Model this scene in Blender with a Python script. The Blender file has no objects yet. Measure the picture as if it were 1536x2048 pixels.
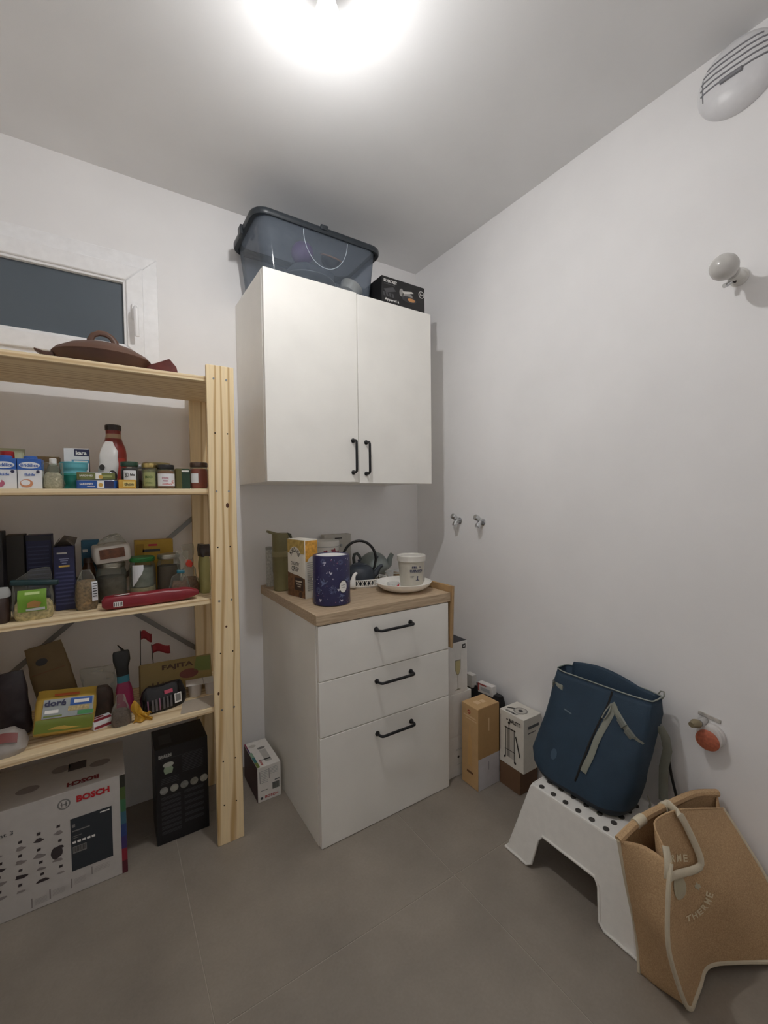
import bpy, bmesh, math, random
from mathutils import Vector, Matrix, Euler, noise
random.seed(7)
S = bpy.context.scene
COL = S.collection
PI = math.pi

# ------------------------------------------------------------------ camera
cam = bpy.data.cameras.new('camera'); camo = bpy.data.objects.new('camera', cam); COL.objects.link(camo)
YAW, PITCH, ROLL = 0.5753, -0.0353, -0.0115
def cam_matrix():
    cy, sy, cp, sp = math.cos(YAW), math.sin(YAW), math.cos(PITCH), math.sin(PITCH)
    f = Vector((sy*cp, cy*cp, sp)); r = Vector((cy, -sy, 0)); u = r.cross(f)
    c, s = math.cos(ROLL), math.sin(ROLL)
    r2 = c*r + s*u; u2 = -s*r + c*u
    m = Matrix.Identity(4)
    for i in range(3):
        m[i][0] = r2[i]; m[i][1] = u2[i]; m[i][2] = -f[i]
    m[0][3], m[1][3], m[2][3] = -1.5271, -1.9952, 1.2459
    return m
camo.matrix_world = cam_matrix()
cam.sensor_fit = 'HORIZONTAL'; cam.sensor_width = 36.0
cam.lens = 857.177/1536*36.0
cam.clip_start = 0.02
S.camera = camo

# ------------------------------------------------------------------ world (night outside), exposure
w = bpy.data.worlds.new('night'); S.world = w; w.use_nodes = True
w.node_tree.nodes['Background'].inputs[0].default_value = (0.012, 0.016, 0.024, 1)
w.node_tree.nodes['Background'].inputs[1].default_value = 1.0
S.view_settings.view_transform = 'Standard'
S.view_settings.look = 'None'
S.view_settings.gamma = 1.0
S.view_settings.use_curve_mapping = False
S.view_settings.exposure = 0.0
S.cycles.max_bounces = 16; S.cycles.diffuse_bounces = 14; S.cycles.transparent_max_bounces = 24
BULB_STRENGTH = 1040.0          # the room is lit by its one ceiling bulb (built as ceiling_lamp below)
BULB_COLOR = (1.0, 0.99, 0.985)

# ------------------------------------------------------------------ helpers
def lin(c):
    if isinstance(c, str):
        c = c.lstrip('#'); c = [int(c[i:i+2], 16)/255 for i in (0, 2, 4)]
    return tuple((x/12.92 if x <= .04045 else ((x+.055)/1.055)**2.4) for x in c) + (1,)

_m = {}
def M(name, col='#cccccc', rough=.5, metal=0., var=0., vscale=40., bump=0., bscale=200., spec=.5, sheen=0., coat=0.):
    if name in _m: return _m[name]
    m = bpy.data.materials.new(name); m.use_nodes = True; nt = m.node_tree; b = nt.nodes['Principled BSDF']
    b.inputs['Base Color'].default_value = lin(col); b.inputs['Roughness'].default_value = rough
    b.inputs['Metallic'].default_value = metal
    b.inputs['Specular IOR Level'].default_value = spec
    if coat: b.inputs['Coat Weight'].default_value = coat; b.inputs['Coat Roughness'].default_value = .15
    if sheen: b.inputs['Sheen Weight'].default_value = sheen
    tc = nt.nodes.new('ShaderNodeTexCoord')
    n = nt.nodes.new('ShaderNodeTexNoise'); n.inputs['Scale'].default_value = vscale; n.inputs['Detail'].default_value = 4
    nt.links.new(tc.outputs['Object'], n.inputs['Vector'])
    v = max(var, .04)
    hs = nt.nodes.new('ShaderNodeHueSaturation'); hs.inputs['Color'].default_value = lin(col)
    mr = nt.nodes.new('ShaderNodeMapRange'); mr.inputs[1].default_value = .25; mr.inputs[2].default_value = .75
    mr.inputs[3].default_value = 1-v; mr.inputs[4].default_value = 1+v
    nt.links.new(n.outputs['Fac'], mr.inputs[0]); nt.links.new(mr.outputs[0], hs.inputs['Value'])
    nt.links.new(hs.outputs[0], b.inputs['Base Color'])
    if bump:
        n2 = nt.nodes.new('ShaderNodeTexNoise'); n2.inputs['Scale'].default_value = bscale; n2.inputs['Detail'].default_value = 3
        nt.links.new(tc.outputs['Object'], n2.inputs['Vector'])
        bp = nt.nodes.new('ShaderNodeBump'); bp.inputs['Strength'].default_value = bump; bp.inputs['Distance'].default_value = .002
        nt.links.new(n2.outputs['Fac'], bp.inputs['Height']); nt.links.new(bp.outputs[0], b.inputs['Normal'])
    _m[name] = m; return m

def M_clear(name, tint='#f4f6f6', body='#cfd2d0', dens=.12, rough=.12, edge=.35):
    """thin clear plastic or glass: transparent, with a fresnel-weighted glossy film"""
    if name in _m: return _m[name]
    m = bpy.data.materials.new(name); m.use_nodes = True; nt = m.node_tree
    b = nt.nodes['Principled BSDF']; out = nt.nodes['Material Output']
    b.inputs['Base Color'].default_value = lin(body); b.inputs['Roughness'].default_value = rough
    tr = nt.nodes.new('ShaderNodeBsdfTransparent'); tr.inputs[0].default_value = lin(tint)
    lw = nt.nodes.new('ShaderNodeLayerWeight'); lw.inputs[0].default_value = edge
    tc = nt.nodes.new('ShaderNodeTexCoord'); n = nt.nodes.new('ShaderNodeTexNoise'); n.inputs['Scale'].default_value = 60
    nt.links.new(tc.outputs['Object'], n.inputs['Vector'])
    mr = nt.nodes.new('ShaderNodeMapRange'); mr.inputs[3].default_value = dens*.6; mr.inputs[4].default_value = dens*1.4
    nt.links.new(n.outputs['Fac'], mr.inputs[0])
    ad = nt.nodes.new('ShaderNodeMath'); ad.operation = 'MULTIPLY_ADD'; ad.inputs[1].default_value = .45; ad.use_clamp = True
    nt.links.new(lw.outputs['Fresnel'], ad.inputs[0]); nt.links.new(mr.outputs[0], ad.inputs[2])
    mx = nt.nodes.new('ShaderNodeMixShader')
    nt.links.new(ad.outputs[0], mx.inputs[0]); nt.links.new(tr.outputs[0], mx.inputs[1]); nt.links.new(b.outputs[0], mx.inputs[2])
    nt.links.new(mx.outputs[0], out.inputs[0])
    _m[name] = m; return m

def M_pine(name, axis, base='#d9b886', dark='#b98d55', off=0., tilt=.06):
    """softwood: stretched growth rings along the board's long axis"""
    if name in _m: return _m[name]
    m = bpy.data.materials.new(name); m.use_nodes = True; nt = m.node_tree; b = nt.nodes['Principled BSDF']
    tc = nt.nodes.new('ShaderNodeTexCoord'); mp = nt.nodes.new('ShaderNodeMapping')
    sc = {'x': (.055, 1, 1), 'y': (1, .055, 1), 'z': (1, 1, .055)}[axis]
    mp.inputs['Scale'].default_value = sc
    mp.inputs['Location'].default_value = {'x': (off, .012, .055), 'y': (.012, off, .05), 'z': (-.022, .055, off)}[axis]
    mp.inputs['Rotation'].default_value = {'x': (0, tilt*.3, tilt), 'y': (tilt, 0, tilt*.4), 'z': (tilt, tilt*.5, 0)}[axis]
    nt.links.new(tc.outputs['Object'], mp.inputs[0])
    n0 = nt.nodes.new('ShaderNodeTexNoise'); n0.inputs['Scale'].default_value = 20; n0.inputs['Detail'].default_value = 1.5
    nt.links.new(mp.outputs[0], n0.inputs['Vector'])
    mv = nt.nodes.new('ShaderNodeVectorMath'); mv.operation = 'MULTIPLY_ADD'; mv.inputs[1].default_value = (.035, .035, .035)
    nt.links.new(n0.outputs['Color'], mv.inputs[0]); nt.links.new(mp.outputs[0], mv.inputs[2])
    wv = nt.nodes.new('ShaderNodeTexWave'); wv.wave_type = 'RINGS'
    wv.rings_direction = axis.upper()
    wv.inputs['Scale'].default_value = 16; wv.inputs['Distortion'].default_value = .6; wv.inputs['Detail'].default_value = 2
    nt.links.new(mv.outputs[0], wv.inputs['Vector'])
    n2 = nt.nodes.new('ShaderNodeTexNoise'); n2.inputs['Scale'].default_value = 160; n2.inputs['Detail'].default_value = 4
    nt.links.new(mp.outputs[0], n2.inputs['Vector'])
    rp = nt.nodes.new('ShaderNodeValToRGB'); e = rp.color_ramp.elements
    e[0].position = .62; e[0].color = lin(base); e[1].position = 1.0; e[1].color = lin(dark)
    nt.links.new(wv.outputs['Fac'], rp.inputs[0])
    hs = nt.nodes.new('ShaderNodeHueSaturation')
    mr = nt.nodes.new('ShaderNodeMapRange'); mr.inputs[3].default_value = .86; mr.inputs[4].default_value = 1.12
    nt.links.new(n2.outputs['Fac'], mr.inputs[0]); nt.links.new(mr.outputs[0], hs.inputs['Value'])
    nt.links.new(rp.outputs[0], hs.inputs['Color']); nt.links.new(hs.outputs[0], b.inputs['Base Color'])
    b.inputs['Roughness'].default_value = .6
    _m[name] = m; return m

class MB:
    def __init__(s): s.v = []; s.f = []; s.mi = []
    def add(s, vs, fs, mi=0):
        o = len(s.v); s.v += [tuple(p) for p in vs]; s.f += [tuple(i+o for i in f) for f in fs]; s.mi += [mi]*len(fs); return s
    def box(s, x0, x1, y0, y1, z0, z1, mi=0):
        vs = [(x, y, z) for z in (z0, z1) for y in (y0, y1) for x in (x0, x1)]
        m = mi if isinstance(mi, (tuple, list)) else (mi,)*6   # order: F B L R T bottom
        fs = [(0, 1, 5, 4), (3, 2, 6, 7), (2, 0, 4, 6), (1, 3, 7, 5), (4, 5, 7, 6), (2, 3, 1, 0)]
        o = len(s.v); s.v += vs
        for f, k in zip(fs, m): s.f.append(tuple(i+o for i in f)); s.mi.append(k)
        return s
    def prism(s, poly, axis, a, b, mi=0):
        """extrude a 2D polygon along an axis; poly in the other two axes (x,y | x,z | y,z order)"""
        n = len(poly)
        def P(p, h): return {'x': (h, p[0], p[1]), 'y': (p[0], h, p[1]), 'z': (p[0], p[1], h)}[axis]
        vs = [P(p, a) for p in poly] + [P(p, b) for p in poly]
        fs = [tuple(range(n))[::-1], tuple(range(n, 2*n))] + [(i, (i+1) % n, (i+1) % n+n, i+n) for i in range(n)]
        return s.add(vs, fs, mi)
    def lathe(s, prof, n=32, c=(0, 0), a0=0, cap=True, mi=0, rot=None):
        vs = []; fs = []
        for r, z in prof:
            for k in range(n):
                a = 2*PI*k/n; vs.append((c[0]+r*math.sin(a), c[1]-r*math.cos(a), z))
        m = len(prof)
        for i in range(m-1):
            for k in range(n):
                k2 = (k+1) % n; fs.append((i*n+k, i*n+k2, (i+1)*n+k2, (i+1)*n+k))
        if cap:
            fs.append(tuple(range(n))[::-1]); fs.append(tuple((m-1)*n+k for k in range(n)))
        if rot is not None: vs = [tuple(rot @ Vector(v)) for v in vs]
        return s.add(vs, fs, mi)
    def tube(s, pts, r, n=10, closed=False, mi=0, flat=1., up=None):
        """swept tube; flat<1 squashes the section; r number or list"""
        pts = [Vector(p) for p in pts]; m = len(pts); vs = []; fs = []
        prev = None
        for i, p in enumerate(pts):
            if closed: t = pts[(i+1) % m]-pts[i-1]
            else: t = pts[min(i+1, m-1)]-pts[max(i-1, 0)]
            t.normalize()
            if up is not None: nrm = t.cross(Vector(up)); nrm = nrm.normalized() if nrm.length > 1e-4 else t.orthogonal().normalized()
            elif prev is None: nrm = t.orthogonal().normalized()
            else: nrm = (prev-t*prev.dot(t)); nrm = nrm.normalized() if nrm.length > 1e-6 else t.orthogonal().normalized()
            prev = nrm; bn = t.cross(nrm)
            rr = r[i] if isinstance(r, (list, tuple)) else r
            for k in range(n):
                a = 2*PI*k/n; vs.append(p+nrm*math.cos(a)*rr+bn*math.sin(a)*rr*flat)
        L = m if closed else m-1
        for i in range(L):
            for k in range(n):
                k2 = (k+1) % n; j = (i+1) % m; fs.append((i*n+k, i*n+k2, j*n+k2, j*n+k))
        if not closed: fs.append(tuple(range(n))[::-1]); fs.append(tuple((m-1)*n+k for k in range(n)))
        return s.add(vs, fs, mi)
    def loft(s, rings, cap0=True, cap1=True, mi=0):
        n = len(rings[0]); vs = [p for r in rings for p in r]; fs = []
        for i in range(len(rings)-1):
            for k in range(n):
                k2 = (k+1) % n; fs.append((i*n+k, i*n+k2, (i+1)*n+k2, (i+1)*n+k))
        if cap0: fs.append(tuple(range(n))[::-1])
        if cap1: fs.append(tuple((len(rings)-1)*n+k for k in range(n)))
        return s.add(vs, fs, mi)
    def grid(s, fn, nu, nv, mi=0):
        vs = [fn(i/nu, j/nv) for j in range(nv+1) for i in range(nu+1)]
        fs = [(j*(nu+1)+i, j*(nu+1)+i+1, (j+1)*(nu+1)+i+1, (j+1)*(nu+1)+i) for j in range(nv) for i in range(nu)]
        return s.add(vs, fs, mi)
    def sphere(s, c, r, n=20, m=12, sc=(1, 1, 1), mi=0):
        prof = []
        rings = []
        for i in range(1, m):
            a = PI*i/m
            rings.append([(c[0]+sc[0]*r*math.sin(a)*math.sin(2*PI*k/n), c[1]-sc[1]*r*math.sin(a)*math.cos(2*PI*k/n), c[2]-sc[2]*r*math.cos(a)) for k in range(n)])
        return s.loft(rings, mi=mi)

def build(mb, name, mat, parent=None, loc=(0, 0, 0), rot=(0, 0, 0), smooth=False, bevel=0, sub=0, solid=0, org=(0, 0, 0), seg=2, ang=40):
    me = bpy.data.meshes.new(name)
    vs = [(v[0]-org[0], v[1]-org[1], v[2]-org[2]) for v in mb.v] if any(org) else mb.v
    me.from_pydata(vs, [], mb.f)
    mats = mat if isinstance(mat, (list, tuple)) else [mat]
    for m in mats: me.materials.append(m)
    if len(mats) > 1:
        for p, k in zip(me.polygons, mb.mi): p.material_index = k
    bm = bmesh.new(); bm.from_mesh(me); bmesh.ops.recalc_face_normals(bm, faces=bm.faces); bm.to_mesh(me); bm.free()
    if smooth:
        me.shade_smooth()
        if ang: me.set_sharp_from_angle(angle=math.radians(ang))
    o = bpy.data.objects.new(name, me); COL.objects.link(o)
    o.location = loc; o.rotation_euler = rot
    if parent: o.parent = parent
    if solid:
        md = o.modifiers.new('thick', 'SOLIDIFY'); md.thickness = solid; md.offset = 0
    if bevel:
        md = o.modifiers.new('bevel', 'BEVEL'); md.width = bevel; md.segments = seg; md.limit_method = 'ANGLE'; md.angle_limit = math.radians(35)
        me.shade_smooth(); me.set_sharp_from_angle(angle=math.radians(50))
    if sub:
        md = o.modifiers.new('sub', 'SUBSURF'); md.levels = sub; md.render_levels = sub; me.shade_smooth()
    return o

def tag(o, label, cat, group=None):
    o['label'] = label; o['category'] = cat
    if group: o['group'] = group
    return o
def thing(name, label, cat, loc=(0, 0, 0), rz=0, group=None, rot=None, dims=None):
    o = bpy.data.objects.new(name, None); COL.objects.link(o); o.empty_display_size = .02
    o.location = loc; o.rotation_euler = rot if rot else (0, 0, rz)
    if dims: DIM[o.name] = dims
    return tag(o, label, cat, group)
DIM = {}
def structure(o): o['kind'] = 'structure'; return o

def frame(T, face):
    w, d, h = DIM[T.name]
    return {'F': (Vector((0, -d/2, 0)), Vector((1, 0, 0)), Vector((0, 0, 1)), Vector((0, -1, 0))),
            'L': (Vector((-w/2, 0, 0)), Vector((0, -1, 0)), Vector((0, 0, 1)), Vector((-1, 0, 0))),
            'R': (Vector((w/2, 0, 0)), Vector((0, 1, 0)), Vector((0, 0, 1)), Vector((1, 0, 0))),
            'T': (Vector((0, 0, h)), Vector((1, 0, 0)), Vector((0, 1, 0)), Vector((0, 0, 1)))}[face]
EPS = .0007
def pr(T, face, polys, mat, name='print', lift=1.):
    """flat print on a face of a box thing: polygons in (u from face centre, v from face bottom/centre)"""
    o, u, v, n = frame(T, face); mb = MB()
    for p in polys:
        mb.add([o+u*a+v*b+n*EPS*lift for a, b in p], [tuple(range(len(p)))])
    ob = build(mb, name, mat, T)
    if len(polys) > 1: ob['kind'] = 'stuff'
    return ob
def R(u0, u1, v0, v1): return [(u0, v0), (u1, v0), (u1, v1), (u0, v1)]
def circ(u, v, r, n=20, ry=None): return [(u+r*math.cos(2*PI*k/n), v+(ry or r)*math.sin(2*PI*k/n)) for k in range(n)]
_tm = {}
def textmesh(s, spacing=1.0, bold=0.):
    key = (s, bold)
    if key not in _tm:
        c = bpy.data.curves.new('t', 'FONT'); c.body = s; c.size = 1; c.align_x = 'CENTER'; c.resolution_u = 2; c.offset = bold
        o = bpy.data.objects.new('t', c); COL.objects.link(o)
        me = bpy.data.meshes.new_from_object(o); bpy.data.objects.remove(o); bpy.data.curves.remove(c)
        V = [v.co.copy() for v in me.vertices]; F = [tuple(p.vertices) for p in me.polygons]; bpy.data.meshes.remove(me)
        x0 = min(v.x for v in V); x1 = max(v.x for v in V); y0 = min(v.y for v in V); y1 = max(v.y for v in V)
        V = [((v.x-(x0+x1)/2)/(x1-x0), (v.y-(y0+y1)/2)/(y1-y0)) for v in V]
        _tm[key] = (V, F)
    return _tm[key]
def txt(T, face, s, u, v, w, h, mat, rot=0., bold=0.02, lift=2., name='lettering'):
    o, U, Vv, n = frame(T, face); V, F = textmesh(s, bold=bold); c, sn = math.cos(rot), math.sin(rot)
    mb = MB(); vs = []
    for a, b in V:
        a *= w; b *= h; p, q = a*c-b*sn, a*sn+b*c
        vs.append(o+U*(u+p)+Vv*(v+q)+n*EPS*lift)
    mb.add(vs, F); return build(mb, name, mat, T)
def cyl_pt(r, a, z): return (r*math.sin(a), -r*math.cos(a), z)
def ctxt(T, s, a, z, w, h, r, mat, bold=0.02, name='lettering', lift=.0011, fn=None):
    V, F = textmesh(s, bold=bold); rr = fn if fn else (lambda zz: r)
    mb = MB(); mb.add([cyl_pt(rr(z+b*h)+lift, a+x*w/r, z+b*h) for x, b in V], F); return build(mb, name, mat, T)
def cpoly(T, polys, a, z, r, mat, name='print', lift=.0007):
    mb = MB()
    for p in polys: mb.add([cyl_pt(r+lift, a+x/r, z+y) for x, y in p], [tuple(range(len(p)))])
    return build(mb, name, mat, T)
def band(T, r, z0, z1, a0, a1, mat, name='paper_label', n=18, lift=.0005, r1=None):
    mb = MB(); r1 = r1 or r
    vs = []; fs = []
    for k in range(n+1):
        a = a0+(a1-a0)*k/n; vs += [cyl_pt(r+lift, a, z0), cyl_pt(r1+lift, a, z1)]
    fs = [(2*k, 2*k+2, 2*k+3, 2*k+1) for k in range(n)]
    mb.add(vs, fs); return build(mb, name, mat, T, smooth=True)

def carton(name, label, cat, w, d, h, loc, mats, rz=0, group=None, bevel=.0012, rot=None, part='box_body'):
    """cardboard box: mats one material or a list for F B L R T bottom"""
    T = thing(name, label, cat, loc, rz, group, rot, dims=(w, d, h))
    mb = MB()
    if isinstance(mats, (list, tuple)): mb.box(-w/2, w/2, -d/2, d/2, 0, h, mi=(0, 1, 2, 3, 4, 5)); mm = list(mats)
    else: mb.box(-w/2, w/2, -d/2, d/2, 0, h); mm = mats
    build(mb, part, mm, T, bevel=bevel, seg=1)
    return T

def superring(cx, cy, hw, hd, z, n=32, e=3.0, rot=0.):
    pts = []
    for k in range(n):
        a = 2*PI*k/n; c, s_ = math.cos(a), math.sin(a)
        x = hw*math.copysign(abs(c)**(2/e), c); y = hd*math.copysign(abs(s_)**(2/e), s_)
        pts.append((cx+x*math.cos(rot)-y*math.sin(rot), cy+x*math.sin(rot)+y*math.cos(rot), z))
    return pts
def pouch(w, d, h, rows, n=36, e=3., cr=.003, seed=0, fs=28., m=None):
    """soft bag: rows of (t, width factor, depth factor[, x shift]); crinkled with noise"""
    rings = []
    rr = []
    for i in range(len(rows)-1):
        a, b = rows[i], rows[i+1]; k = max(1, int(round((b[0]-a[0])*h/.008)))
        for j in range(k): 
            t = j/k; rr.append([a[q]*(1-t)+b[q]*t if q < min(len(a), len(b)) else 0 for q in range(4)])
    l = rows[-1]; rr.append([l[q] if q < len(l) else 0 for q in range(4)])
    for t, sw, sd, sx in rr:
        ring = superring(sx*w, 0, w/2*sw, d/2*sd, t*h, n, e)
        out = []
        for p in ring:
            nv = noise.noise_vector(Vector((p[0]*fs+seed*3.1, p[1]*fs+seed, p[2]*fs)))
            out.append((p[0]+nv.x*cr, p[1]+nv.y*cr, max(0, p[2]+nv.z*cr*(0 if t < .03 else 1))))
        rings.append(out)
    return MB().loft(rings)

def jar(name, label, cat, x, y, z, r, h, lid_h, content, lid, group=None, glass=None, fill=.9, lidr=None, neck=.9, cap_n=36):
    """glass jar with contents and a screw lid; z is the shelf top"""
    T = thing(name, label, cat, (x, y, z), 0, group)
    gh = h-lid_h
    g = glass or M_clear('jar_glass', '#eef2ee', '#c9d0cc', .05, .05, .3)
    pf = [(r*.9, 0), (r*.985, .004), (r, .010), (r, gh*.80), (r*.985, gh*.87), (r*neck, gh*.95), (r*neck, gh+.002)]
    build(MB().lathe(pf, cap_n), 'glass_body', g, T, smooth=True)
    ri = r-.0022
    build(MB().lathe([(ri*.9, .003), (ri, .011), (ri, min(gh*fill, gh*.8)), (ri*.9, gh*fill)], 28), 'contents', content, T, smooth=True)
    lr = lidr or r*.96
    build(MB().lathe([(lr*.97, gh-.001), (lr, gh+.002), (lr, h-.003), (lr*.95, h), (lr*.85, h-.0006)], cap_n), 'lid', lid, T, smooth=True, ang=35)
    return T

def settle(T, z):
    """raise or lower a tilted thing until its lowest point rests at height z"""
    lo = 9.
    m = Matrix.LocRotScale(T.location, T.rotation_euler, None)
    for c in T.children:
        mc = m @ Matrix.LocRotScale(c.location, c.rotation_euler, None)
        for v in c.data.vertices: lo = min(lo, (mc @ v.co).z)
    T.location.z += z-lo
# ================================================================== the room
H = 2.519; XL = -2.07; YR = -2.10
m_wall = M('wall_paint', '#efeeee', .75, var=.015, vscale=3, bump=.06, bscale=350)
m_ceil = M('ceiling_paint', '#e6e6e6', .8, var=.012, vscale=3, bump=.05, bscale=300)
m_white = M('white_plastic', '#efefee', .35)
m_chrome = M('chrome', '#d8dadc', .12, 1.0)
m_black = M('matte_black_metal', '#17171a', .45, .2)
m_steel = M('dull_steel', '#9a9c9e', .35, .9)

def mat_tile():
    m = bpy.data.materials.new('grey_brown_floor_tile'); m.use_nodes = True; nt = m.node_tree; b = nt.nodes['Principled BSDF']
    tc = nt.nodes.new('ShaderNodeTexCoord')
    n1 = nt.nodes.new('ShaderNodeTexNoise'); n1.inputs['Scale'].default_value = 3.2; n1.inputs['Detail'].default_value = 6; n1.inputs['Roughness'].default_value = .6
    n2 = nt.nodes.new('ShaderNodeTexNoise'); n2.inputs['Scale'].default_value = 130; n2.inputs['Detail'].default_value = 3
    for n in (n1, n2): nt.links.new(tc.outputs['Object'], n.inputs['Vector'])
    rp = nt.nodes.new('ShaderNodeValToRGB'); e = rp.color_ramp.elements
    e[0].position = .32; e[0].color = lin('#817970'); e[1].position = .7; e[1].color = lin('#968d82')
    nt.links.new(n1.outputs['Fac'], rp.inputs[0])
    hs = nt.nodes.new('ShaderNodeHueSaturation'); mr = nt.nodes.new('ShaderNodeMapRange'); mr.inputs[3].default_value = .9; mr.inputs[4].default_value = 1.1
    nt.links.new(n2.outputs['Fac'], mr.inputs[0]); nt.links.new(mr.outputs[0], hs.inputs['Value']); nt.links.new(rp.outputs[0], hs.inputs['Color'])
    nt.links.new(hs.outputs[0], b.inputs['Base Color'])
    rr = nt.nodes.new('ShaderNodeMapRange'); rr.inputs[3].default_value = .38; rr.inputs[4].default_value = .55
    nt.links.new(n1.outputs['Fac'], rr.inputs[0]); nt.links.new(rr.outputs[0], b.inputs['Roughness'])
    return m
m_tile = mat_tile()
m_grout = M('grout', '#a59c90', .85, var=.06)

floor = structure(build(MB().box(XL, 0, YR, 0, -.06, -.0012), 'floor', m_grout))
gx = [XL, -1.346, -.600, 0]; gy = [YR, -1.717, -.967, -.217, 0]; G = .0012
for i in range(len(gx)-1):
    for j in range(len(gy)-1):
        x0, x1, y0, y1 = gx[i]+(G if i else 0), gx[i+1]-(G if i < len(gx)-2 else 0), gy[j]+(G if j else 0), gy[j+1]-(G if j < len(gy)-2 else 0)
        build(MB().box(x0, x1, y0, y1, -.008, 0), 'tile', m_tile, floor, bevel=.0006, seg=1)
structure(build(MB().box(XL-.1, .1, YR-.1, .1, H, H+.1), 'ceiling', m_ceil))
structure(build(MB().box(0, .12, YR-.1, .12, 0, H), 'wall_right', m_wall))
# back wall with the window opening
WX0, WX1, WZ0, WZ1 = -1.98, -1.345, 1.756, 2.198
mb = MB()
mb.box(XL-.1, WX0, 0, .12, 0, H); mb.box(WX1, 0, 0, .12, 0, H); mb.box(WX0, WX1, 0, .12, 0, WZ0); mb.box(WX0, WX1, 0, .12, WZ1, H)
structure(build(mb, 'wall_back', m_wall))
structure(build(MB().box(XL-.12, XL, YR-.1, .12, 0, H), 'wall_left', m_wall))
# rear wall with the closed door behind the photographer
mb = MB(); mb.box(XL-.1, -1.95, YR-.12, YR, 0, H); mb.box(-1.10, .1, YR-.12, YR, 0, H); mb.box(-1.95, -1.10, YR-.12, YR, 2.06, H)
structure(build(mb, 'wall_rear', m_wall))
d1 = structure(build(MB().box(-1.945, -1.105, YR-.06, YR-.02, .005, 2.055), 'door_1', m_white, bevel=.002))
build(MB().tube([(-1.16, YR-.02, 1.02), (-1.16, YR+.03, 1.02), (-1.27, YR+.035, 1.02)], .009), 'door_handle', m_steel, d1, smooth=True)
# window: fixed outer frame, sash, frosted pane, lever handle
win = structure(thing('window_1', 'white framed window with a dark frosted pane', 'window', (0, 0, 0)))
del win['category']
m_pvc = M('white_window_profile', '#f1f1f2', .3)
def ring_frame(x0, x1, z0, z1, t, y0, y1):
    m = MB()
    pl = [[(x0, z0), (x1, z0), (x1-t, z0+t), (x0+t, z0+t)], [(x1, z0), (x1, z1), (x1-t, z1-t), (x1-t, z0+t)],
          [(x1, z1), (x0, z1), (x0+t, z1-t), (x1-t, z1-t)], [(x0, z1), (x0, z0), (x0+t, z0+t), (x0+t, z1-t)]]
    for p in pl: m.prism(p, 'y', y0, y1)
    return m
build(ring_frame(-2.00, -1.325, 1.736, 2.218, .058, -.006, .06), 'window_frame', m_pvc, win, bevel=.003)
build(ring_frame(-1.947, -1.378, 1.789, 2.165, .060, -.020, .05), 'window_sash', m_pvc, win, bevel=.005)
build(ring_frame(-1.888, -1.437, 1.848, 2.106, .010, -.012, .02), 'glazing_bead', m_pvc, win, bevel=.002)
build(MB().box(-1.88, -1.445, .004, .016, 1.855, 2.099), 'pane', M('frosted_dark_glass', '#59626a', .32, spec=.4, var=.03, vscale=5), win)
hd = MB(); hd.box(-1.421, -1.397, -.032, -.020, 1.955, 2.015)
build(hd, 'handle_plate', m_pvc, win, bevel=.004)
hd = MB(); hd.tube([(-1.409, -.03, 1.995), (-1.409, -.050, 1.995), (-1.409, -.058, 1.985), (-1.408, -.058, 1.94), (-1.406, -.056, 1.882)], [.008, .008, .010, .0095, .0085], 12, flat=.8)
build(hd, 'handle_lever', m_pvc, win, smooth=True)

# ceiling lamp: socket and opal bulb - the room's light
CL = (-1.035, -1.005)
T = thing('ceiling_lamp', 'bare glowing light bulb in a white ceiling socket', 'lamp', (CL[0], CL[1], H))
build(MB().lathe([(.038, 0), (.038, -.008), (.022, -.012), (.0195, -.045), (.0175, -.047)][::-1], 32), 'lamp_socket', m_white, T, smooth=True)
def mat_emit(name, col, strength):
    """opal diffuser of an LED bulb: full output at the tip, weaker towards the collar"""
    m = bpy.data.materials.new(name); m.use_nodes = True; nt = m.node_tree
    b = nt.nodes['Principled BSDF']; b.inputs['Base Color'].default_value = (.9, .9, .9, 1)
    b.inputs['Emission Color'].default_value = (*col, 1)
    tc = nt.nodes.new('ShaderNodeTexCoord'); sp = nt.nodes.new('ShaderNodeSeparateXYZ'); nt.links.new(tc.outputs['Object'], sp.inputs[0])
    mr = nt.nodes.new('ShaderNodeMapRange'); mr.inputs[1].default_value = -.133; mr.inputs[2].default_value = -.095
    mr.inputs[3].default_value = strength; mr.inputs[4].default_value = strength*.04
    nt.links.new(sp.outputs['Z'], mr.inputs[0]); nt.links.new(mr.outputs[0], b.inputs['Emission Strength'])
    return m
def M_glow(name, st):
    m = bpy.data.materials.new(name); m.use_nodes = True; b = m.node_tree.nodes['Principled BSDF']
    b.inputs['Emission Color'].default_value = (*BULB_COLOR, 1); b.inputs['Emission Strength'].default_value = st; return m
pf = [(.0005, -.133), (.010, -.131), (.020, -.125), (.027, -.115), (.030, -.104), (.0308, -.095)]
build(MB().lathe(pf, 24), 'bulb', mat_emit('glowing_bulb', BULB_COLOR, BULB_STRENGTH), T, smooth=True)
build(MB().lathe([(.0310, -.0955), (.0313, -.093), (.029, -.080), (.023, -.062), (.0195, -.046)], 32, cap=False), 'bulb_neck', M_glow('glowing_bulb_neck', 3.5), T, smooth=True)

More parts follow.
